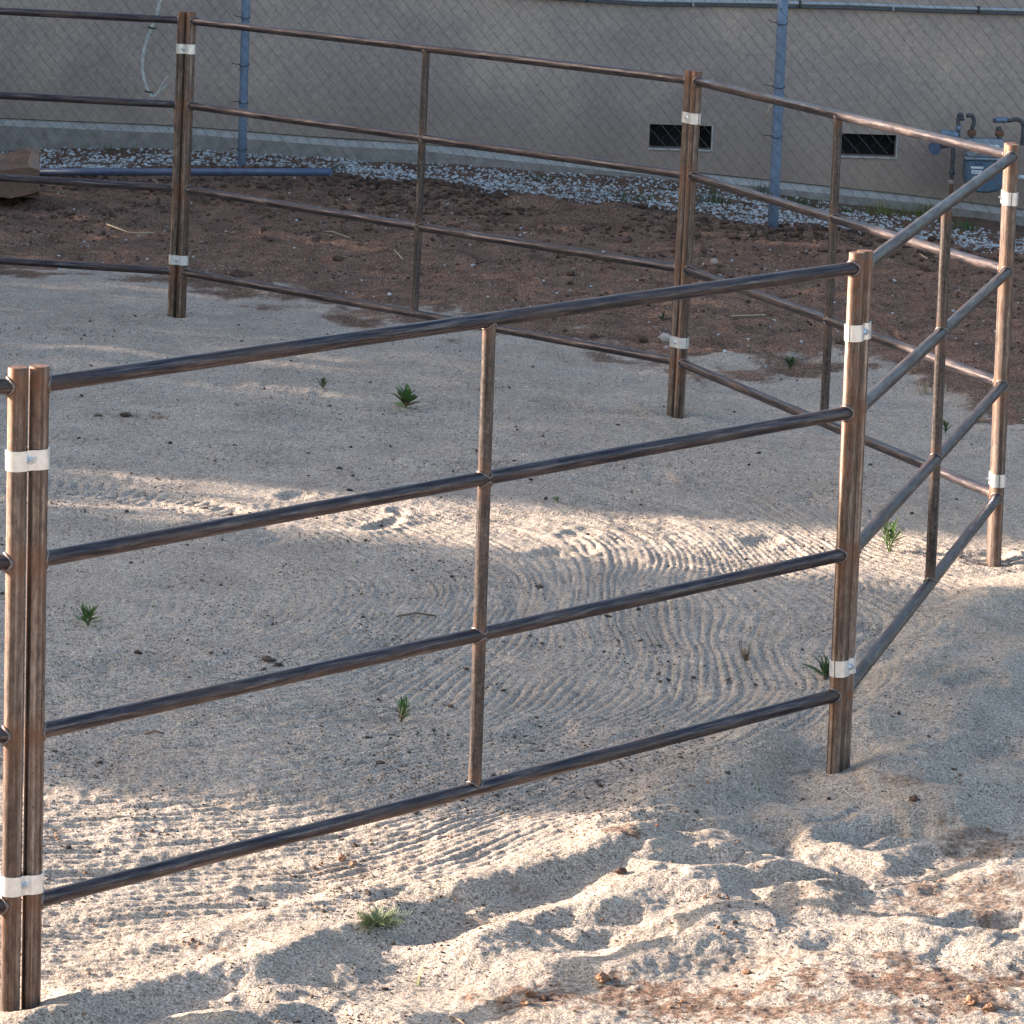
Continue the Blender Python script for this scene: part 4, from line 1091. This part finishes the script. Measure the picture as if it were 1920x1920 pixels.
# feathery plant in the foreground
def feathery(u, v, label, n, L, mat, seed):
    rs = random.Random(seed); p = ground_at(u, v); root = empty('feathery_weed', p); tag(root, label, 'weed')
    for i in range(n):
        V = []; Fc = []; a = rs.uniform(0, 6.28); el = rs.uniform(.35, 1.15); l = L*rs.uniform(.5, 1.1)
        if math.cos(a) > 0: l *= 1.25
        d = Vector((math.cos(a)*math.cos(el), math.sin(a)*math.cos(el)*.8, math.sin(el)*.7))
        pts = [p+d*l*t+Vector((0, 0, -.25*l*t*t)) for t in (0, .33, .66, 1)]
        tube_geo(pts, [.0014, .0012, .001, .0006], 4, False, V, Fc)
        sd = d.cross(Vector((0, 0, 1))).normalized()
        for k in range(3, 12):
            t = k/11.5; c = p+d*l*t+Vector((0, 0, -.25*l*t*t))
            for s in (-1, 1):
                e = c+sd*s*l*.20*(1.1-t*.6)+d*l*.12+Vector((0, 0, .012)); wv = d*.0022; b = len(V)
                V += [c-wv, c+wv, e+wv*.5, e-wv*.3]; Fc.append((b, b+1, b+2, b+3))
        mk('frond', V, Fc, mat, True, root)
feathery(705, 1752, 'feathery grey green weed on the crest of the foreground sand', 34, .085, MFEATH, 3)
feathery(1740, 1105, 'sparse dry seedling beside the right-hand stay', 4, .02, MDRY, 4)
def blades(u, v, label, n, hgt, spread, mat, seed, w=.004, name='grass_tuft', cat='grass'):
    rs = random.Random(seed); p = ground_at(u, v); V = []; Fc = []
    for i in range(n):
        a = rs.uniform(0, 6.28); q = p+Vector((rs.gauss(0, spread), rs.gauss(0, spread*.7), -.004)); h = hgt*rs.uniform(.5, 1.1); ln = rs.uniform(.1, .6)
        dx, dy = math.cos(a), math.sin(a); sx, sy = -dy*w/2, dx*w/2; b = len(V); ns = 4
        for k in range(ns+1):
            t = k/ns; c = q+Vector((dx*ln*h*t*t, dy*ln*h*t*t, h*t*(1-.25*ln*t))); f = (1-t)**.6
            V += [c-Vector((sx, sy, 0))*f, c+Vector((sx, sy, 0))*f]
        for k in range(ns): Fc.append((b+2*k, b+2*k+1, b+2*k+3, b+2*k+2))
    V = [v_-p for v_ in V]
    o = mk(name, V, Fc, mat, True); o.location = p
    tag(o, label, cat); return o
blades(783, 1842, 'single tall yellow green grass blade at the bottom centre of the sand', 1, .095, .0005, MLEAFY, 1, .008, 'seedling', 'seedling')
blades(1424, 1478, 'single thin green grass blade left of the nearest right-hand post', 1, .075, .0005, MLEAFY, 5, .004, 'seedling', 'seedling')
for k, (u, v, n_, h_, sp_, m_, lab) in enumerate([
        (200, 272, 60, .05, .10, MLEAF2, 'low green grass at the foot of the wall left of the hanging cable posts'),
        (222, 284, 50, .05, .09, MLEAF2, 'low green grass in the gravel just below the wall at left'),
        (622, 322, 40, .07, .05, MLEAF2, 'green tuft at the right end of the lying blue pipe'),
        (1005, 338, 40, .05, .06, MLEAF2, 'small dark tuft in the gravel behind the dark panel'),
        (1165, 372, 90, .07, .11, MLEAF2, 'wide dark green tuft in the gravel left of the back double post'),
        (1335, 380, 70, .12, .06, MLEAF2, 'upright green tuft in the gravel right of the back double post'),
        (1500, 378, 90, .08, .06, MLEAF2, 'low green tuft just right of the right fence post'),
        (1590, 392, 50, .06, .08, MLEAF2, 'low weeds in the gravel behind the sunlit panel stay'),
        (1655, 390, 110, .11, .10, MLEAFY, 'yellow green tuft at the wall left of the gas meter riser'),
        (1738, 396, 90, .12, .06, MLEAFY, 'yellow green tuft at the foot of the gas meter riser'),
        (1808, 416, 60, .10, .06, MLEAF, 'fresh green tuft in the gravel below the gas meter'),
        (1860, 402, 40, .12, .04, MSTRAW, 'pale dry grass below the gas meter'),
        (1600, 372, 60, .13, .08, MSTRAW, 'pale dry grass along the wall right of the second vent'),
        (1700, 378, 40, .12, .05, MSTRAW, 'pale dry grass between the two yellow green tufts'),
        (1740, 745, 60, .07, .05, MSTRAW, 'pale dry straw lying on the sand edge behind the right-hand stay'),
        (1425, 362, 30, .10, .05, MLEAF2, 'small green tuft in front of the wall left of the right fence post')]):
    blades(u, v, lab, n_, h_, sp_, m_, 30+k, .006)

# ------------------------------------------------------------------ unseen tall shrubs added west of the pen, shaped to shade it
def shade_hedge():
    r = np.random.default_rng(77); XH = -13.0
    # wanted top of the shade against Y at the hedge
    T = math.tan(SUN_EL); ta = math.tan(SUN_AZ)
    K = (13.0+1.0); dist = K/math.cos(SUN_AZ)
    ylist = np.array([4, 9.9, 10.5, 11.1, 12.0, 13.0, 14.0, 14.25, 15.10, 15.5, 15.9, 16.4, 16.9, 18, 23, 40])
    zlist = np.array([-2.5, -2.0, -.8, .30, .50, .46, .38, -1.05, -1.0, .30, .95, 1.6, 2.3, 3.0, 3.4, 3.6])
    yc = ylist + K*ta; hc = zlist + dist*T
    root = empty('shade_hedge', (XH, 18, 0)); tag(root, 'tall leafy shrubs added unseen west of the pen to shade it', 'shade_hedge')
    n = 260000
    y = np.where(r.uniform(0, 1, n) < .38, r.uniform(6, 18, n), r.uniform(18, 42, n)); h = np.interp(y, yc, hc)
    edge = h + .22*perlin(y/.6, y*0+.5, 5)+.12*perlin(y/.17, y*0+.5, 6)
    t = r.uniform(0, 1, n); z = edge*t**.7*1.02 + r.normal(0, .05, n)
    x = XH + r.normal(0, .45, n)
    ok = (z > .05) & (edge > .3); x, y, z = x[ok], y[ok], z[ok]; n = len(x)
    a = r.uniform(0, 6.28, n); b = r.uniform(-1.2, 1.2, n); s = r.uniform(.05, .10, n)
    e1 = np.stack([np.cos(a), np.sin(a), np.zeros(n)], -1); e2 = np.stack([-np.sin(a)*np.sin(b), np.cos(a)*np.sin(b), np.cos(b)], -1)
    c = np.stack([x, y, z], -1)
    V = np.stack([c-e1*s[:, None]*.6, c-e2*s[:, None], c+e1*s[:, None]*.6, c+e2*s[:, None]], 1).reshape(-1, 3)
    Fq = np.arange(n*4).reshape(-1, 4)
    o = mk_np('foliage', V, Fq, MHEDGE, False); par(o, root); o['kind'] = 'stuff'
shade_hedge()
print('objects', len(bpy.data.objects))
